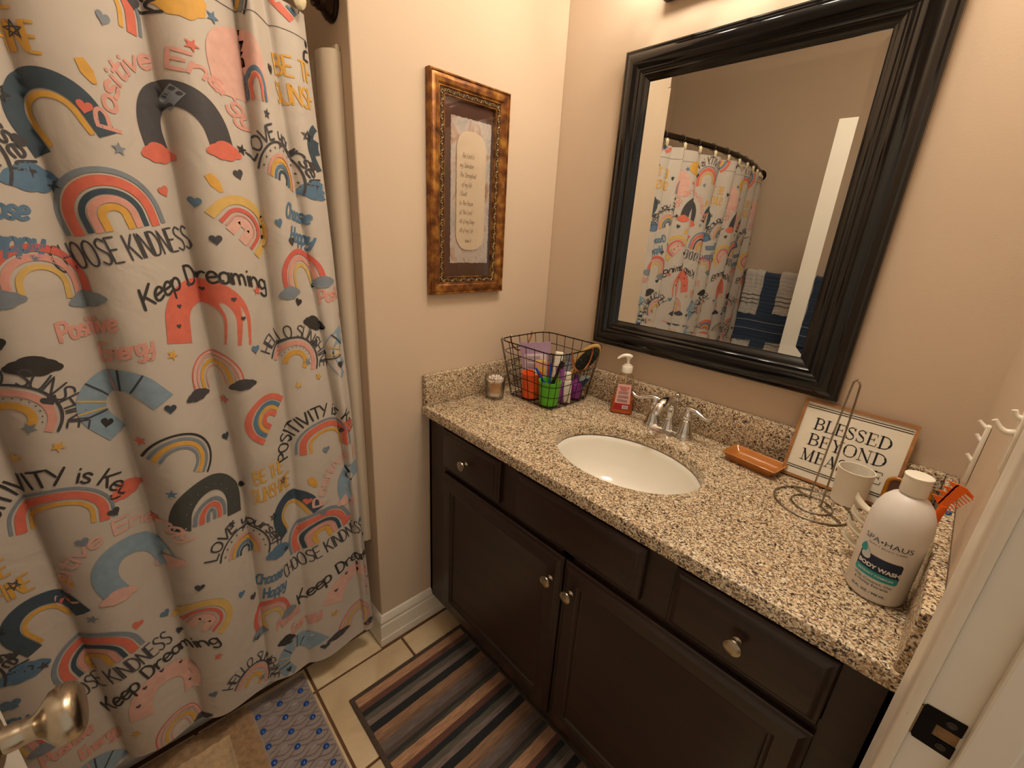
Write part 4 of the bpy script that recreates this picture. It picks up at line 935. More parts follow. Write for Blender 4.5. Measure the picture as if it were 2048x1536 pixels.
def towel(name, label, x0, x1, ztop, drop, off, m, stripes, ms, back=.25, group=None):
    t = thing(name, label, 'towel', ((x0+x1)/2, FY+.06, ztop), group=group); w = (x1-x0)/2; r = .012+off; b = B()
    path = []; n = int(drop/.006)
    for i in range(n+1): z = -drop+drop*i/n; path.append((r+.0035*abs(math.sin((z)*PI/.026))*(1 if off < .006 else .8)+.003*math.sin(z*9), z-.012))
    for i in range(1, 9): a = PI*i/9; path.append((r*math.cos(a), r*math.sin(a)-.012))
    m2 = int(back/.01)
    for i in range(m2+1): path.append((-r, -.012-back*i/m2))
    th = .004; NXx = 24
    def put(pth): return [[b.verts.new((-w+2*w*k/NXx+.002*math.sin(z*50), y+.0025*math.sin(k*.9+z*7), z+.003*math.sin(k*.5))) for k in range(NXx+1)] for y, z in pth]
    A = put(path); nb = []
    for i, (y, z) in enumerate(path):
        p, q = path[max(i-1, 0)], path[min(i+1, len(path)-1)]; d = Vector((q[0]-p[0], q[1]-p[1])).normalized(); nb.append((y-d.y*th, z+d.x*th))
    C = put(nb)
    for S_ in (A, C):
        for i in range(len(S_)-1):
            for k in range(NXx): b.faces.new((S_[i][k], S_[i][k+1], S_[i+1][k+1], S_[i+1][k]))
    for i in range(len(A)-1):
        for k in (0, NXx): b.faces.new((A[i][k], A[i+1][k], C[i+1][k], C[i][k]))
    for i in (0, -1):
        for k in range(NXx): b.faces.new((A[i][k], A[i][k+1], C[i][k+1], C[i][k]))
    fin('towel_cloth', b, m, t)
    for z in stripes:
        b = B(); zz = z-ztop; yy = r+.0045
        tube(b, [(-w+.002+(2*w-.004)*k/NXx, yy+.0025*math.sin((k)*.9+zz*7)+.003*math.sin(zz*9), zz+.003*math.sin(k*.5)) for k in range(NXx+1)], .0022, 5); fin('woven_stripe', b, ms, t)
towel('bath_towel', 'large blue bath towel on the upper bar under two white towels', -.005, .60, 1.262, .46, .002, M_bt, [.925, .865], M_sw, .45)
towel('hand_towel', 'white striped hand towel at the curtain end of the upper towel bar', .0, .122, 1.268, .285, .009, M_wt, [1.108, 1.078, 1.05], M_st)
towel('hand_towel', 'white striped hand towel partly behind the open door in the mirror', .222, .40, 1.268, .265, .009, M_wt, [1.108, 1.078, 1.05], M_st)
towel('bath_towel', 'blue bath towel hanging low on the lower towel bar', -.01, .60, .775, .42, .002, M_bt, [.725, .66], M_sw, .38)

# ---------------------------------------------------------------- things on the counter
# cotton swabs in a clear tumbler
def shell(prof_o, prof_i, seg=40):  # closed lathe of outer + inner profiles
    b = B(); lathe(b, prof_o+prof_i[::-1], seg, cap=False); return b
M_clr = bpy.data.materials.new('clear_plastic'); M_clr.use_nodes = True; glassy(M_clr, (.975, .965, .955), .06, .03)
qx, qy = .0835, -.322
t = thing('swab_tumbler', 'clear plastic tumbler of cotton swabs beside the wire basket', 'tumbler', (qx, qy, H+.0008))
b = shell([(0, 0), (.028, 0), (.0305, .002), (.0365, .074), (.0368, .0755)], [(0, .003), (.0275, .003), (.029, .005), (.0352, .0755), (.0368, .0755)]); fin('tumbler_wall', b, M_clr, t)
M_sw1 = mat('swab_paper_stick', '#e6b98a', rough=.7, noise=.05); M_sw2 = mat('cotton_tip', '#efe6da', rough=.95, noise=.05, bump=.4, bscale=600)
b = B(); lathe(b, [(.0014, -.029), (.0014, .029)], 7, mi=0)
for s in (-1, 1): lathe(b, [(0, .0365*s), (.0021, .0355*s), (.0031, .033*s), (.0031, .029*s), (.0022, .0255*s), (.0014, .0235*s)], 8, mi=1, cap=False)
swm = fin('cotton_swab', b, [M_sw1, M_sw2]); sw_data = swm.data; bpy.data.objects.remove(swm)
cnt = 0
for ring, n, rb, rt, tw in ((0, 22, .0235, .0285, 2.0), (1, 15, .0165, .021, 1.8), (2, 8, .009, .012, 1.5)):
    for i in range(n):
        a = 2*PI*i/n+ring*.3; r1, r2 = rb+random.uniform(-.001, .001), rt+random.uniform(-.0015, .0015); a2 = a+tw+random.uniform(-.15, .15)
        p = Vector((r1*math.cos(a), r1*math.sin(a), 0)); q = Vector((r2*math.cos(a2), r2*math.sin(a2), 0)); hd = (p-q).length
        hz_ = math.sqrt(max(.073**2-hd**2, .0001)); q.z = hz_; mid = (p+q)/2; d = (q-p).normalized()
        o = bpy.data.objects.new('cotton_swab', sw_data); link(o, None, (qx+mid.x, qy+mid.y, H+.0075+mid.z+random.uniform(0, .002)))
        o.rotation_euler = d.to_track_quat('Z', 'Y').to_euler(); tag(o, 'cotton swab bunched in the clear tumbler by the basket', 'cotton swab', 'cotton swabs in the clear tumbler')

# wire basket
BX = (.185, -.163)
t = thing('wire_basket', 'dark wire basket with copper handles in the counter corner', 'basket', (*BX, H+.001))
def bring(x0, x1, y0, y1, r, z, n=6): return [(p.x-BX[0], p.y-BX[1], z) for p in rr(x0, x1, y0, y1, r, 0, n)]
def lev(f): return (.090+(.044-.090)*f, .283+(.313-.283)*f, -.262+(-.283+.262)*f, -.062+(-.040+.062)*f, .034+.014*f, .004+.188*f)
b = B(); tube(b, bring(*lev(1)), .0021, 8, closed=True); fin('rim', b, M_iron, t)
b = B()
for k in range(0, 5): tube(b, bring(*lev(k/5)), .0013, 6, closed=True)
fin('hoop_wires', b, M_iron, t)
b = B()
lo, hi = lev(0), lev(1)
for k in range(7):
    f = (k+.5)/7 if True else 0
    for (ya, yb) in ((lo[2], hi[2]), (lo[3], hi[3])):
        xa = lo[0]+.012+(lo[1]-lo[0]-.024)*k/6; xb = hi[0]+.016+(hi[1]-hi[0]-.032)*k/6
        tube(b, [(xa-BX[0], ya-BX[1], lo[5]), (xb-BX[0], yb-BX[1], hi[5]+.003)], .0012, 6)
    if k < 6:
        for (xa, xb) in ((lo[0], hi[0]), (lo[1], hi[1])):
            ya = lo[2]+.014+(lo[3]-lo[2]-.028)*k/5; yb = hi[2]+.018+(hi[3]-hi[2]-.036)*k/5
            tube(b, [(xa-BX[0], ya-BX[1], lo[5]), (xb-BX[0], yb-BX[1], hi[5]+.003)], .0012, 6)
fin('upright_wires', b, M_iron, t)
b = B()
for k in range(7):
    x = lo[0]+.012+(lo[1]-lo[0]-.024)*k/6; tube(b, [(x-BX[0], lo[2]-BX[1], .0035), (x-BX[0], lo[3]-BX[1], .0035)], .0012, 6)
for k in range(6):
    y = lo[2]+.014+(lo[3]-lo[2]-.028)*k/5; tube(b, [(lo[0]-BX[0], y-BX[1], .0012), (lo[1]-BX[0], y-BX[1], .0012)], .0012, 6)
fin('base_wires', b, M_iron, t)
for sx, x in ((1, .313), (-1, .044)):
    b = B(); X = x-BX[0]; pts = [(X, -.055, .192), (X+sx*.004, -.055, .196), (X+sx*.005, -.053, .178), (X+sx*.006, -.040, .150), (X+sx*.007, -.016, .131), (X+sx*.007, .010, .131), (X+sx*.006, .034, .150), (X+sx*.005, .048, .178), (X+sx*.004, .050, .196), (X, .050, .192)]
    if sx < 0: pts = [(px, py, .192+(.192-pz)*.0+(pz-.192)*.9) for px, py, pz in pts]
    tube(b, pts, .0029, 8, smooth=4); fin('copper_handle', b, M_copper, t)

BZ = H+.0062
def cupobj(name, label, x, y, r0, r1, h, m, th=.0016, cat='cup'):
    t = thing(name, label, cat, (x, y, BZ)); b = shell([(0, 0), (r0-.002, 0), (r0, .0015), (r1, h-.001), (r1+.0008, h)], [(0, .003), (r0-.003, .003), (r1-th, h), (r1, h)]); fin('cup_body', b, m, t); return t
M_green = mat('green_plastic', '#62c22e', rough=.35, noise=.03, nscale=20); M_orng = mat('orange_plastic', '#f2622c', rough=.35, noise=.03, nscale=20)
def cup2(name, label, x, y, r0, r1, h, m):
    t = cupobj(name, label, x, y, r0, r1, h, m); b = B()
    for z in (.03, .06): tube(b, [((r0+(r1-r0)*z/h+.0002)*math.cos(a), (r0+(r1-r0)*z/h+.0002)*math.sin(a), z) for a in [2*PI*i/40 for i in range(40)]], .0008, 6, closed=True)
    fin('raised_band', b, m, t); return t
cup2('toothbrush_cup', 'bright green plastic cup holding toothbrushes in the wire basket', .243, -.224, .030, .037, .082, M_green)
cup2('rinse_cup', 'orange plastic cup inside the wire basket, left of the green cup', .158, -.222, .031, .035, .086, M_orng)
def toothbrush(label, p, q, mh, mb, rot=0):
    p = Vector(p); q = Vector(q); d = q-p; L_ = d.length; t = thing('toothbrush', label, 'toothbrush', p); t.rotation_mode = 'QUATERNION'; t.rotation_quaternion = d.to_track_quat('Z', 'Y')
    b = B(); tube(b, [(0, 0, 0), (0, .001, L_*.2), (0, .002, L_*.45), (0, 0, L_*.68), (0, 0, L_*.84), (0, 0, L_)], [.0042, .0068, .0062, .0042, .0052, .0042], 10, smooth=4, flat=(.8, 1)); fin('brush_handle', b, mh, t)
    b = B(); box(b, -.004, .004, -.012, -.003, L_*.84, L_*.985, bev=.001); fin('bristles', b, mb, t)
M_blu = mat('blue_plastic', '#143f9c', rough=.3, noise=.05); M_blk2 = mat('black_plastic', '#14120f', rough=.35, noise=.1); M_brist = mat('white_bristle', '#e6e2d2', rough=.9, noise=.1); M_brisy = mat('yellow_bristle', '#d8c64a', rough=.9, noise=.1)
toothbrush('dark blue toothbrush leaning left out of the green cup', (.262, -.212, BZ+.008), (.186, -.236, .999), M_blu, M_brist)
toothbrush('blue toothbrush with yellow bristles upright in the green cup', (.25, -.235, BZ+.006), (.229, -.2115, 1.026), M_blu, M_brisy)
toothbrush('black toothbrush leaning right in the green cup', (.236, -.228, BZ+.006), (.262, -.198, 1.036), M_blk2, M_blk2)
# lilac pouch with printed lines
M_lil = mat('lilac_film', '#b193b0', rough=.3, spec=.6, noise=.08, nscale=18, bump=.3, bscale=40); M_lil2 = mat('pale_lilac_label', '#e0ccd6', rough=.5, noise=.03); M_txt = mat('grey_print', '#5c4f5e', rough=.8, noise=.1)
t = thing('lilac_pouch', 'lilac plastic pouch with fine print standing in the wire basket', 'pouch', (.126, -.156, BZ+.001), (0, -.11, math.radians(42)))
b = B(); n = 20; F = []
W_, Hh = .055, .174
for s in (1, -1):
    F.append([[b.verts.new(((W_*(1-.22*(1-j/n)))*(2*i/n-1), -s*(.008*math.sin(PI*i/n)*(.25+.75*math.sin(PI*min(j/n*1.15, 1)))+.0006), Hh*j/n+.002*math.sin(i*.8)*(j/n))) for i in range(n+1)] for j in range(n+1)])
for G_ in F:
    for j in range(n):
        for i in range(n): b.faces.new((G_[j][i], G_[j][i+1], G_[j+1][i+1], G_[j+1][i]))
for j in range(n):
    for i in (0, n): b.faces.new((F[0][j][i], F[0][j+1][i], F[1][j+1][i], F[1][j][i]))
for i in range(n):
    for j in (0, n): b.faces.new((F[0][j][i], F[0][j][i+1], F[1][j][i+1], F[1][j][i]))
fin('pouch_body', b, M_lil, t)
def py_(x, z): i = (x/(W_*(1-.22*(1-z/Hh)))+1)/2; return -(.008*math.sin(PI*i)*(.25+.75*math.sin(PI*min(z/Hh*1.15, 1)))+.0006)
b = B(); g_ = [[b.verts.new((-.038+.076*i/10, py_(-.038+.076*i/10, .010+.125*j/12)-.0006, .010+.125*j/12)) for i in range(11)] for j in range(13)]
for j in range(12):
    for i in range(10): b.faces.new((g_[j][i], g_[j][i+1], g_[j+1][i+1], g_[j+1][i]))
fin('label_panel', b, M_lil2, t)
b = B()
for k in range(20):
    z = .124-k*.0042; xe = .030-random.choice([0, 0, .006, .014])
    if k in (5, 11, 16): continue
    q = [(-.030+(xe+.030)*i/8) for i in range(9)]; vs = [(b.verts.new((x, py_(x, z)-.0011, z)), b.verts.new((x, py_(x, z+.0012)-.0011, z+.0014))) for x in q]
    for (a, c), (d, e) in zip(vs, vs[1:]): b.faces.new((a, d, e, c))
fin('fine_print', b, M_txt, t, False)
# clear bag with a white box, tube and sachets
t = thing('clear_pouch', 'clear plastic bag of toiletries in the middle of the basket', 'pouch', (.205, -.138, BZ), (0, 0, math.radians(40)))
m_bag = bpy.data.materials.new('crinkled_clear_film'); m_bag.use_nodes = True; glassy(m_bag, (.90, .89, .86), .14, .12)
b = B(); n = 16; F = []
for s in (1, -1): F.append([[b.verts.new((.040*(2*i/n-1), -s*(.011*math.sin(PI*i/n)+.0015*random.random()), .142*j/n)) for i in range(n+1)] for j in range(n+1)])
for G_ in F:
    for j in range(n):
        for i in range(n): b.faces.new((G_[j][i], G_[j][i+1], G_[j+1][i+1], G_[j+1][i]))
fin('bag_film', b, m_bag, t)
M_wpl = mat('white_plastic', '#ebe4d6', rough=.4, noise=.03, nscale=20)
t = thing('white_carton', 'small white carton sticking out of the clear bag', 'box', (.196, -.150, BZ+.003), (math.radians(3), math.radians(4), math.radians(42)))
b = B(); box(b, -.013, .013, -.009, .009, 0, .156, bev=.0015); fin('carton_body', b, M_wpl, t); b = B(); box(b, -.0132, .0132, -.0092, .0092, .135, .137); fin('carton_flap', b, M_brist, t)
t = thing('toiletry_tube', 'grey capped tube beside the white carton in the basket', 'tube', (.228, -.120, BZ+.002), (0, 0, math.radians(42)))
b = B(); lathe(b, [(.011, 0), (.012, .01), (.012, .10), (.011, .128)], 20, sy=.8); fin('tube_body', b, mat('lavender_grey_plastic', '#8f95a8', rough=.4, noise=.05), t); b = B(); lathe(b, [(.0125, .128), (.0125, .150), (.010, .153)], 20, sy=.8); fin('tube_cap', b, mat('slate_cap', '#6c7078', rough=.4, noise=.05), t)
t = thing('sachet', 'purple and lime sachet behind the green cup', 'sachet', (.262, -.190, BZ+.001), (0, math.radians(-4), math.radians(42)))
b = B(); box(b, -.014, .014, .004, .007, 0, .125, bev=.001); fin('sachet_film', b, mat('purple_film', '#9a4f9c', rough=.35, noise=.3, nscale=30), t); b = B(); box(b, -.0145, -.002, .0035, .0075, .02, .105, bev=.001); fin('lime_stripe', b, mat('lime_film', '#a9c64a', rough=.4, noise=.1), t)
t = thing('yellow_carton', 'yellow printed packet behind the orange cup', 'packet', (.150, -.172, BZ+.001), (0, 0, math.radians(42)))
b = B(); box(b, -.018, .018, -.004, .004, 0, .118, bev=.001); fin('packet_body', b, mat('yellow_card', '#d8b65e', rough=.5, noise=.15, nscale=30), t); b = B(); box(b, -.0183, .0183, -.0043, .0043, .098, .112); fin('packet_tab', b, mat('pink_card', '#dfa79c', rough=.5, noise=.1), t)
# white and black small bottle
t = thing('travel_bottle', 'white bottle with a black side panel, right of the green cup', 'bottle', (.2665, -.165, BZ), (0, 0, math.radians(38)))
b = B(); box(b, -.016, .016, -.010, .010, 0, .078, bev=.004, seg=3); fin('bottle_body', b, M_wpl, t); b = B(); box(b, -.0175, -.0155, -.008, .008, .006, .070, bev=.0008); fin('black_panel', b, M_blk2, t)
b = B(); lathe(b, [(.0085, .078), (.0085, .082), (.011, .083), (.0112, .103), (.010, .105), (0, .105)], 24); fin('bottle_cap', b, M_wpl, t)
t = thing('bath_pouf', 'faceted purple shampoo bottle at the right inside the basket', 'bottle', (.258, -.107, BZ), (0, 0, .5))
b = B(); lathe(b, [(.013, 0), (.021, .004), (.0225, .030), (.020, .052), (.009, .068), (.007, .074)], 8); fin('purple_body', b, mat('purple_gloss', '#8b3691', rough=.3, noise=.15, nscale=40), t, False)
b = B(); lathe(b, [(.0075, .072), (.0078, .084), (.006, .086), (0, .086)], 16); fin('purple_cap', b, mat('deep_purple', '#5c2a78', rough=.3, noise=.1), t)
t.name = 'shampoo_bottle'
# brush with pale translucent head
def orient(t, p, q, roll=0):
    d = Vector(q)-Vector(p); t.rotation_mode = 'QUATERNION'; t.rotation_quaternion = d.to_track_quat('Z', 'Y') @ Matrix.Rotation(roll, 3, 'Z').to_quaternion()
t = thing('detangling_brush', 'pale blue translucent brush with navy back in the basket', 'brush', (.250, -.090, .925)); orient(t, (.250, -.090, .925), (.285, -.071, .968), 2.2)
b = B(); sphere(b, (0, 0, .030), .026, 20, sc=(.75, .42, 1.15)); fin('brush_head', b, mat('pale_blue_clear', '#b3c8cf', rough=.12, noise=.15, nscale=60, coat=.4), t)
b = B(); tube(b, [(0, .004, -.03), (0, .006, -.01), (0, .008, .02), (0, .008, .05)], [.005, .007, .012, .007], 12, smooth=4, flat=(1, .6)); fin('brush_back', b, mat('navy_plastic', '#2c4a7c', rough=.3, noise=.1), t)
# wooden hairbrush with a dark pad
t = thing('hairbrush', 'oval wooden hairbrush with dark bristle pad over the basket rim', 'hairbrush', (.245, -.125, .975)); orient(t, (.245, -.125, .975), (.318, -.078, 1.088), math.radians(298))
M_tan = mat('pale_wood', '#c79c5c', rough=.45, noise=.15, nscale=25)
b = B(); sphere(b, (0, 0, .080), .06, 28, sc=(.56, .16, 1.0)); tube(b, [(0, 0, -.055), (0, 0, -.02), (0, 0, .02), (0, 0, .04)], [.008, .010, .009, .014], 14, smooth=4, flat=(1, .7)); fin('brush_frame', b, M_tan, t)
b = B(); sphere(b, (0, -.008, .080), .055, 28, sc=(.50, .14, .95)); pad = fin('bristle_pad', b, mat('dark_green_pad', '#20271f', rough=.6, noise=.5, nscale=220, bump=.8, bscale=400), t)
b = B(); rs = random.Random(4)
for i in range(170):
    a, r_ = rs.uniform(0, 2*PI), math.sqrt(rs.random())*.92; x, z = .026*r_*math.cos(a), .080+.050*r_*math.sin(a); tube(b, [(x, -.013, z), (x+rs.uniform(-.001, .001), -.024, z+rs.uniform(-.001, .001))], .0006, 4)
fin('bristles', b, mat('bristle_olive', '#3a4034', rough=.6, noise=.4, nscale=200), t, kind='stuff')

# liquid soap bottle
SPX, SPY = .421, -.062
t = thing('soap_dispenser', 'clear pump bottle of orange hand soap with a pink label', 'soap bottle', (SPX, SPY, H+.0006), (0, 0, math.radians(30))); t.scale = (1.25, 1.2, 1.06)
def rsq(wx, wy, z, c=.28, n=5):
    out = []; r = min(wx, wy)*c
    for sx, sy, a0 in ((1, 1, 0), (-1, 1, PI/2), (-1, -1, PI), (1, -1, 1.5*PI)):
        for k in range(n+1): a = a0+PI/2*k/n; out.append(Vector((sx*(wx-r)+r*math.cos(a), sy*(wy-r)+r*math.sin(a), z)))
    return out
def loft(bm, secs, cap=True, mi=0):
    V = [[bm.verts.new(p) for p in s] for s in secs]
    for A, C in zip(V, V[1:]):
        for i in range(len(A)): j = (i+1) % len(A); f = bm.faces.new((A[i], A[j], C[j], C[i])); f.material_index = mi
    if cap: bm.faces.new(V[0]); bm.faces.new(V[-1])
bsec = [(.026, .0205, 0), (.0285, .023, .003), (.0285, .023, .010), (.0275, .0215, .03), (.0235, .018, .075), (.0205, .0155, .105), (.0185, .0145, .113), (.012, .011, .122), (.0095, .0095, .128)]
m_am = bpy.data.materials.new('clear_bottle_plastic'); m_am.use_nodes = True; glassy(m_am, (.97, .92, .86), .07, .04)
b = B(); loft(b, [rsq(*s, c=.45) for s in bsec]); fin('clear_bottle', b, m_am, t)
b = B(); loft(b, [rsq(a-.0012, c-.0012, z+(.0012 if i == 0 else 0), c=.45) for i, (a, c, z) in enumerate(bsec[:4])]+[rsq(.0258, .0202, .046, c=.45)])
fin('orange_soap', b, mat('orange_liquid', '#e2752a', rough=.15, trans=.0, noise=.1, nscale=20, ior=1.33), t)
b = B(); 
def lf(x, z, o=0):  # front face y at height z
    k = np.interp(z, [.003, .03, .075, .105], [.023, .0215, .018, .0155]); return (x*np.interp(z, [0, .1], [1, .78]), -k-.0006-o, z)
g_ = [[b.verts.new(lf(-.0205+.041*i/4, .014+.080*j/8)) for i in range(5)] for j in range(9)]
for j in range(8):
    for i in range(4): f = b.faces.new((g_[j][i], g_[j][i+1], g_[j+1][i+1], g_[j+1][i])); f.material_index = 1 if j < 2 else 0
fin('front_label', b, [mat('pink_label', '#e0aca6', rough=.5, noise=.03), mat('red_label', '#a8242a', rough=.5, noise=.1)], t)
def on_face(bmt, f): 
    for v in bmt.verts: v.co = f(v.co.x, v.co.y)
    return bmt
b = B()
for tx, z, s in (('Honey &', .084, .0085), ('Peach', .077, .0085)): merge(b, on_face(text_mesh(tx, s, None, bold=.0002), lambda x, y, z=z: lf(x, z+y, .0006)))
fin('label_heading', b, mat('red_ink', '#b3262e', rough=.6, noise=.05), t, False)
b = B()
for k in range(11):
    z = .070-k*.0031
    if k in (3, 7): continue
    xe = .015-random.choice([0, .002, .005]); vs = [b.verts.new(lf(x, zz, .0006)) for x, zz in ((-.015, z), (xe, z), (xe, z+.0011), (-.015, z+.0011))]; b.faces.new(vs)
fin('label_print', b, M_txt, t, False)
b = B(); vs = [b.verts.new(lf(x, zz, .0006)) for x, zz in ((.001, .018), (.017, .018), (.017, .029), (.001, .029))]; b.faces.new(vs); bc = fin('barcode_field', b, M_wpl, t, False)
b = B(); x = .003
while x < .0155: wd = random.choice([.0004, .0008]); b.faces.new([b.verts.new(lf(xx, zz, .0010)) for xx, zz in ((x, .0195), (x+wd, .0195), (x+wd, .0275), (x, .0275))]); x += wd+random.choice([.0005, .0009])
fin('barcode_bar', b, M_blk2, bc, False)
b = B(); lathe(b, [(.0125, .127), (.0135, .128), (.0135, .146), (.0125, .1475), (.009, .148), (.009, .152), (.0045, .1525), (.004, .166), (.0055, .168), (.006, .176)], 28)
tube(b, [(.008, 0, .1755), (0, 0, .1785), (-.012, -.002, .1780), (-.022, -.004, .1715), (-.026, -.005, .1670)], [.0050, .0072, .0060, .0042, .0032], 14, smooth=4, flat=(.8, 1)); fin('pump_head', b, M_wpl, t)
b = B(); tube(b, [(0, 0, .126), (.002, 0, .06), (.006, 0, .008)], .002, 8); fin('dip_tube', b, M_wpl, t)

# amber soap tray
t = thing('soap_tray', 'rectangular amber ceramic tray between the faucet and the sign', 'tray', (.842, -.098, H+.0006), (0, 0, math.radians(-7)))
b = B(); loft(b, [rsq(.050, .024, 0, .15), rsq(.052, .026, .003, .15), rsq(.0655, .0365, .020, .15), rsq(.0675, .0385, .0225, .15), rsq(.066, .037, .0235, .15), rsq(.0635, .0345, .0215, .15), rsq(.058, .030, .015, .15), rsq(.0475, .0215, .0065, .2), rsq(.046, .020, .0062, .2)])
fin('glazed_tray', b, mat('amber_glaze', '#b87434', rough=.12, noise=.15, nscale=14, coat=.6), t, angle=50)

# BLESSED sign
tl = math.radians(17.0)
t = thing('wooden_sign', 'framed white sign reading BLESSED BEYOND MEASURE leaning on the backsplash', 'sign', (1.008, -.079, H+.0035), (-tl, 0, 0))
SW, SH = .107, .196
b = B(); frame_sweep(b, -SW, SW, 0, SH, [(0, .012), (0, 0), (.0065, 0), (.0065, .0035)]); box(b, -SW, SW, .0118, .012, 0, SH); fin('oak_frame', b, M_oak, t, False)
b = B(); box(b, -SW+.0062, SW-.0062, .0033, .0115, .0062, SH-.0062); fin('sign_panel', b, mat('sign_white', '#e4dccb', rough=.6, noise=.03, nscale=20), t, False)
TH_, TN = .135, .045
SG = dict(B=(.66, [("0.14,0 .14,1", TH_), ("~.14,.98 .42,.97 .55,.76 .42,.54 .14,.53", TN+.02), ("~.52,.62 .56,.76 .50,.90", .11), ("~.14,.52 .46,.51 .62,.26 .46,.03 .14,.02", TN+.02), ("~.57,.14 .62,.27 .56,.42", .12), ("0,.02 .2,.02", TN), ("0,.98 .2,.98", TN)]),
 L=(.6, [(".14,0 .14,1", TH_), ("0,.98 .28,.98", TN), ("0,.02 .54,.02", TN), (".54,.02 .56,.24", TN)]),
 E=(.64, [(".14,0 .14,1", TH_), ("0,.98 .54,.98 .55,.78", TN), ("0,.02 .57,.02 .60,.24", TN), (".14,.52 .42,.52", TN), (".42,.40 .42,.64", TN)]),
 S=(.56, [("~.46,.80 .36,.97 .20,.98 .07,.84 .10,.66 .26,.53 .42,.40 .47,.20 .36,.03 .20,.01 .06,.12", .07), ("~.12,.66 .26,.54 .40,.42", .13), (".47,.78 .47,1.0", TN), (".05,.0 .05,.26", TN)]),
 D=(.76, [(".14,0 .14,1", TH_), ("~.14,.98 .44,.95 .66,.72 .70,.5 .66,.28 .44,.05 .14,.02", TN+.02), ("~.62,.26 .69,.5 .62,.74", .13), ("0,.02 .2,.02", TN), ("0,.98 .2,.98", TN)]),
 Y=(.7, [(".12,.98 .36,.48", TH_*.9), (".58,.98 .36,.48", TN), (".36,.5 .36,0", TH_), ("0,.98 .26,.98", TN), (".46,.98 .70,.98", TN), (".22,.02 .50,.02", TN)]),
 O=(.78, [("~.38,1 .16,.92 .05,.7 .03,.5 .05,.3 .16,.08 .38,0 .60,.08 .71,.3 .73,.5 .71,.7 .60,.92 .38,1", TN+.02), ("~.08,.28 .05,.5 .08,.72", .12), ("~.68,.28 .71,.5 .68,.72", .12)]),
 N=(.78, [(".13,0 .13,1", TN), (".10,.98 .64,.02", TH_), (".64,.0 .64,1", TN), ("0,.98 .2,.98", TN), ("0,.02 .26,.02", TN), (".50,.98 .76,.98", TN)]),
 M=(.92, [(".13,0 .13,1", TN), (".12,.98 .42,.04", TH_), (".42,.04 .72,.98", TN), (".74,0 .74,1", TH_), ("0,.98 .2,.98", TN), ("0,.02 .26,.02", TN), (".60,.02 .88,.02", TN), (".70,.98 .88,.98", TN)]),
 A=(.74, [(".10,.02 .36,1", TN), (".34,.98 .62,.02", TH_), (".18,.34 .48,.34", TN), ("0,.02 .22,.02", TN), (".48,.02 .74,.02", TN)]),
 U=(.74, [("~.14,1 .13,.35 .22,.06 .38,.0 .54,.08 .60,.35 .60,1", TN+.01), (".14,.98 .14,.3", TH_), ("0,.98 .28,.98", TN), (".50,.98 .72,.98", TN)]),
 R=(.7, [(".14,0 .14,1", TH_), ("~.14,.98 .42,.97 .55,.75 .42,.52 .14,.50", TN+.02), ("~.52,.62 .56,.75 .50,.88", .11), (".34,.5 .60,.04", TH_*.9), ("0,.02 .28,.02", TN), ("0,.98 .2,.98", TN), (".54,.02 .70,.02", TN)]))
def serif(bm, txt, h, cx, z0, y, wide=1.0, track=.06):
    W = sum(SG[c][0]+track for c in txt)-track; x = cx-W*h*wide/2
    for c in txt:
        for k, (s, w_) in enumerate(SG[c][1]):
            rb = ribbon2([(x+a*h*wide, z0+q*h) for a, q in p2(s)], w_*h, .004, taper=False); o = .0001*(k % 3)
            vs = [(bm.verts.new((p[0], y-o, p[1])), bm.verts.new((q[0], y-o, q[1]))) for p, q in rb]
            for (a, b2), (c2, d) in zip(vs, vs[1:]): bm.faces.new((a, b2, d, c2))
        x += (SG[c][0]+track)*h*wide
M_letter = mat('sign_black_paint', '#15161c', rough=.6, noise=.05)
b = B(); serif(b, 'BLESSED', .028, 0, .127, .0028, 1.10); serif(b, 'BEYOND', .028, 0, .0875, .0028, 1.16); serif(b, 'MEASURE', .028, 0, .048, .0028, 1.06)
fin('sign_lettering', b, M_letter, t, False)
for z in (.1815, .1765, .0235, .0285):
    b = B(); box(b, -SW+.0075, SW-.0075, .0027, .0034, z-.0009, z+.0009); fin('sign_rule', b, M_letter, t, False)

# paper towel holder
t = thing('paper_towel_holder', 'empty steel wire paper towel holder in front of the sign', 'holder', (.9945, -.183, H+.0022))
b = B()
for r_, rt in ((.0725, .0021), (.0386, .0019)): tube(b, [(r_*math.cos(2*PI*i/56), r_*math.sin(2*PI*i/56), 0) for i in range(56)], rt, 8, closed=True)
fin('base_ring', b, M_steel, t)
d1 = Vector((.0283, -.0226, 0)).normalized()
cb = Vector((.9960-.9945, -.1667+.183, 0)); pL = Vector((-.0127, .0276, .0022)); pR = Vector((.0156, .005, .0022))
b = B(); tube(b, [(-.0538, .0523, .002), pL, (-.0105, .0265, .012), (-.0055, .0225, .15), (.0008, .0125, .272), (.0035, .0085, .286), (.0085, .0025, .2925), (.0135, -.0020, .286), (.0155, -.0030, .272), (.0160, .0015, .15), (.0160, .0040, .012), pR, (.0593, -.0372+.003, .002)], .0019, 8, smooth=5)
fin('upright_loop', b, M_steel, t)

# white cup
t = thing('white_cup', 'white plastic cup standing behind the paper towel holder', 'cup', (1.043, -.103, H+.0006), (0, 0, 0))
b = shell([(0, 0), (.028, 0), (.030, .002), (.0335, .082), (.034, .084)], [(0, .003), (.0275, .003), (.0318, .084), (.034, .084)]); fin('cup_body', b, M_wpl, t)
b = B(); tube(b, [((.0334)*math.cos(a), .0334*math.sin(a), .0835) for a in [2*PI*i/48 for i in range(48)]], .0011, 6, closed=True); fin('cup_rim', b, M_wpl, t)

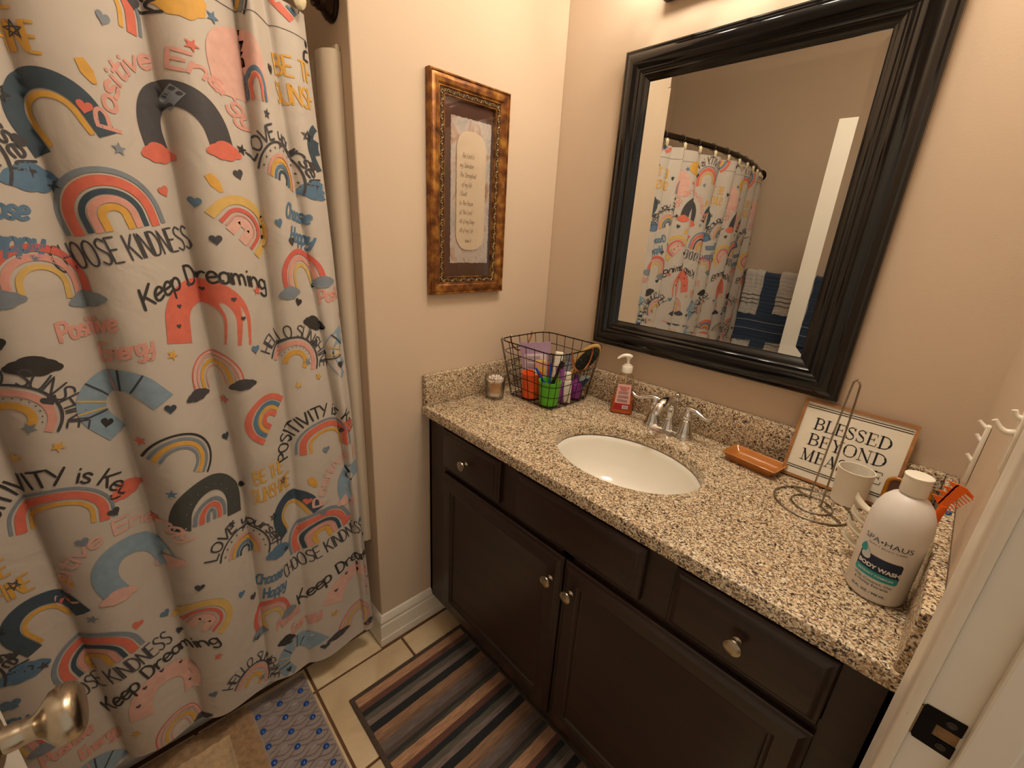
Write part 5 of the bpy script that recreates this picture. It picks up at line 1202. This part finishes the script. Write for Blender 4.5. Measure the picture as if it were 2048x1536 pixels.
# hair claw standing on end
t = thing('hair_claw', 'white hair claw clip standing on end beside the body wash', 'hair clip', (1.097, -.318, H+.0006))
M_cream = mat('cream_plastic', '#e6dcc8', rough=.3, noise=.04, nscale=30)
b = B(); tube(b, [(.0, 0, 0), (.0015, 0, .03), (.0015, 0, .07), (.0, 0, .112)], [.006, .0075, .0075, .005], 14, smooth=4, flat=(1, .7)); fin('claw_spine', b, M_cream, t)
for k in range(4):
    z = .030+.0255*k; b = B()
    for j in (-1, 0, 1): tube(b, [(.002, j*.003, z-.008), (-.009, j*.006, z-.006), (-.019, j*.0075, z+.001), (-.026, j*.008, z+.008), (-.0285, j*.0075, z+.0145)], [.0042, .0040, .0030, .0024, .0012], 10, smooth=4)
    sphere(b, (-.005, 0, z-.007), .0075, 14, sc=(1.25, .95, .6)); fin('claw_tooth', b, M_cream, t)

# amber framed hand mirror
t = thing('hand_mirror', 'small amber-rimmed hand mirror leaning behind the body wash', 'mirror', (1.131, -.098, H+.0008), (math.radians(-9), 0, 0))
def rrect(hw_, z0, z1, r, n=6): return [(p.x, 0, p.y) for p in rr(-hw_, hw_, z0, z1, r, 0, n)]
b = B(); tube(b, rrect(.034, .004, .086, .014), .0042, 10, closed=True); fin('amber_rim', b, mat('amber_plastic', '#c07a1c', rough=.15, trans=.3, noise=.1, coat=.4), t)
b = B(); prism(b, [(x, z) for x, _, z in rrect(.031, .007, .083, .012)], .003, Matrix.Translation((0, -.0015, 0))); fin('mirror_pane', b, mat('smoky_pane', '#6c5148', rough=.08, metal=.5, noise=.1, nscale=12), t, False)

# orange comb leaning on the right wall
t = thing('orange_comb', 'bright orange double-sided comb behind the body wash cap', 'comb', (1.160, -.345, H+.0008))
def cz(zx, zy):
    x = 1.1756+1.2747e-4*(zx-1160)+5.73e-5*(zy-275); z = 1.0244+7.149e-5*(zx-1160)-2.098e-4*(zy-275)
    return (1.1138+(x-1.1138)*.816-1.160, 1.4112+(z-1.4112)*.816-H-.0008)
CY = -.017
b = B()
def plate(bm, pts, th=.0022): prism(bm, [cz(*p) for p in pts], th, Matrix.Translation((0, CY, 0)))
plate(b, [(1215, 330), (1250, 312), (1330, 352), (1392, 428), (1380, 440), (1320, 392), (1110, 535), (1085, 528), (1062, 490), (1068, 470)])
for tp, r1, r2 in (((1160, 275), (1262, 320), (1212, 352)), ((1110, 315), (1222, 352), (1172, 390)), ((1063, 350), (1180, 392), (1125, 432)), ((1008, 390), (1135, 432), (1066, 488))): plate(b, [tp, r1, r2])
for k in range(9):
    f = k/8; x0_, y0_ = 1318-200*f, 398+128*f; plate(b, [(x0_, y0_), (x0_+9, y0_-5), (x0_+70-20*f, y0_+54-10*f), (x0_+62-20*f, y0_+58-10*f)], .0018)
M_oc = mat('orange_comb_plastic', '#f06a12', rough=.35, noise=.04, nscale=20); fin('comb_teeth', b, M_oc, t, False)
b = B(); p = cz(1085, 505); tube(b, [(p[0]+.004, CY+.001, p[1]+.002), (p[0]-.002, CY+.004, p[1]-.05), (-.004, .004, .05), (-.002, .006, .004)], [.005, .0055, .006, .0045], 10, smooth=5, flat=(1, .6)); fin('comb_handle', b, M_oc, t)
# small brush lying over the side splash
t = thing('kids_toothbrush', 'lime and blue child toothbrush propped on the right side splash', 'toothbrush', (1.112, -.262, H+.006)); orient(t, (1.112, -.262, H+.006), (1.190, -.214, .990), .6)
b = B(); tube(b, [(0, 0, 0), (0, 0, .05), (0, 0, .10), (0, 0, .128)], [.004, .0055, .0045, .0055], 12, smooth=4); fin('lime_handle', b, mat('lime_plastic', '#9ac21e', rough=.3, noise=.05), t)
b = B(); box(b, -.0055, .0055, -.004, .004, .118, .137, bev=.002); fin('blue_tip', b, mat('teal_blue_plastic', '#1b5f9c', rough=.3, noise=.05), t)
b = B(); box(b, -.004, .004, -.011, -.004, .100, .122, bev=.001); fin('bristles', b, M_brisy, t)

# body wash bottle
BWX, BWY = 1.133, -.393; BR = .0400
t = thing('body_wash', 'large white body wash bottle with navy label near the door casing', 'bottle', (BWX, BWY, H+.0006))
b = B(); lathe(b, [(0, .0015), (.030, .0015), (.034, 0), (.0375, .0015), (BR, .006), (BR, .12), (BR-.0003, .138), (BR-.003, .155), (BR-.009, .170), (.0235, .180), (.0165, .1855), (.0135, .187), (.0135, .19)], 64); fin('bottle_body', b, mat('white_hdpe', '#e2dcd6', rough=.42, noise=.015, nscale=12), t, angle=50)
b = B(); lathe(b, [(.0165, .1885), (.0172, .190), (.0172, .216), (.0178, .2165), (.0178, .2185), (.0165, .2195), (.0145, .2197), (0, .2190)], 48); fin('flip_cap', b, M_wpl, t, angle=40)
A0 = math.radians(-99)   # azimuth of the label centre
def cyl(x, z, o=.0003): a = A0+x/BR; return Vector(((BR+o)*math.cos(a), (BR+o)*math.sin(a), z))
def cyl_poly(bm, poly, z0, o, mi=0):  # convex polygon -> fine strips
    x0_, x1_ = min(p[0] for p in poly), max(p[0] for p in poly); N_ = 24; prev = None
    def lims(x):
        zs = []
        for (a, c), (d, e) in zip(poly, poly[1:]+poly[:1]):
            if (a-x)*(d-x) <= 0 and a != d: zs.append(c+(e-c)*(x-a)/(d-a))
        return (min(zs), max(zs)) if zs else (0, 0)
    for i in range(N_+1):
        x = x0_+(x1_-x0_)*min(max(i/N_, 1e-4), 1-1e-4); lo_, hi_ = lims(x); v = (bm.verts.new(cyl(x, z0+lo_, o)), bm.verts.new(cyl(x, z0+hi_, o)))
        if prev: f = bm.faces.new((prev[0], v[0], v[1], prev[1])); f.material_index = mi
        prev = v
def rpoly(hw_, z0, z1, r, tl_=True):
    out = []
    for sx, sz, a0 in ((1, 1, 0), (-1, 1, PI/2), (-1, -1, PI), (1, -1, 1.5*PI)):
        for k in range(5): a = a0+PI/2*k/4; out.append((sx*(hw_-r)+r*math.cos(a), (z1-r if sz > 0 else z0+r)+r*math.sin(a)))
    return out
b = B(); cyl_poly(b, rpoly(.0295, .0435, .0815, .003), 0, .0003); lab = fin('navy_label', b, mat('navy_print', '#1c2a48', rough=.45, noise=.05), t)
b = B(); cyl_poly(b, rpoly(.0295, .0435, .0555, .003), 0, .0005); fin('teal_band', b, mat('teal_print', '#2c9a9e', rough=.45, noise=.05), t)
def ctext(bm, s, size, z, x=0, bold=0, sx=1., align='CENTER', o=.0007):
    n = text_mesh(s, size, None, bold=bold, align=align, sx=sx)
    for v in n.verts: v.co = cyl(v.co.x+x, z+v.co.y, o)
    merge(bm, n)
b = B(); ctext(b, 'BODY WASH', .0092, .0625, .001, .0004, 1.04); ctext(b, 'EXTRACT COMPLEX', .0044, .0495, 0, .00008, 1.2); fin('label_text', b, mat('print_white', '#eae6df', rough=.5, noise=.02), t, False)
b = B(); ctext(b, 'SPA\u2022HAUS', .0125, .1085, .0015, -.0001, 1.15); ctext(b, 'SKIN + BODY CARE', .0036, .0995, .003, 0, 1.6)
fin('brand_print', b, mat('print_slate', '#2c3350', rough=.5, noise=.05), t, False); b = B()
ctext(b, 'With Coconut, Oat', .0062, .0375, -.001, 0, 1.05); ctext(b, '& Honey Extracts', .0062, .031, -.001, 0, 1.05); fin('ingredient_print', b, MATS['print_slate'], t, False); b = B(); ctext(b, '32 FL. OZ. / 946 mL', .0056, .0175, -.002, .0001, 1.0)
fin('volume_print', b, MATS['print_slate'], t, False)
def drop(s): return [(s*.5*math.sin(a)*(math.sin(a/2))**1.3, s*(.5-math.cos(a)*.5*1.0)*-1+s*.5) for a in [2*PI*i/20 for i in range(20)]]
b = B()
for (x, z, s, mi, o) in ((-.0255, .088, .016, 1, .0009), (-.0195, .080, .020, 0, .0008)):
    P0 = [(x+p[0], z+p[1]) for p in drop(s)]; c0 = b.verts.new(cyl(x, z, o)); vs = [b.verts.new(cyl(px, pz, o)) for px, pz in P0]
    for i in range(len(vs)): f = b.faces.new((c0, vs[i], vs[(i+1) % len(vs)])); f.material_index = mi
fin('drop_emblem', b, [mat('drop_grey', '#c9ccd0', rough=.4, noise=.03), MATS['teal_print']], t, False)

# white hooks stuck on the right wall
M_hook = mat('glossy_white_hook', '#efe8da', rough=.3, noise=.02)
t = thing('adhesive_hook', 'white wall hook with small pegs, nearest the mirror wall corner', 'hook', (L, -.155, 1.03))
b = B(); box(b, -.007, -.0005, -.008, .008, 0, .112, bev=.002); fin('hook_plate', b, M_hook, t)
for z, l in ((.045, .010), (.085, .009), (.110, .013)):
    b = B(); tube(b, [(-.005, .002, z-.004), (-.005-l*.5, .004, z), (-.005-l, .005, z+.006)], [.004, .0035, .003], 10, smooth=3); fin('hook_peg', b, M_hook, t)
t = thing('adhesive_hook', 'white wall hook with a long curved peg, nearest the door casing', 'hook', (L, -.463, 1.165))
b = B(); box(b, -.005, -.0005, -.010, .010, 0, .088, bev=.002); fin('hook_plate', b, M_hook, t)
b = B(); tube(b, [(-.004, 0, .052), (-.012, 0, .050), (-.019, .0, .054), (-.025, 0, .062)], [.0045, .004, .0035, .003], 10, smooth=4); fin('hook_peg', b, M_hook, t)
b = B(); tube(b, [(-.004, 0, .070), (-.010, 0, .072), (-.013, 0, .079)], [.004, .0035, .003], 10, smooth=4); fin('hook_peg', b, M_hook, t)
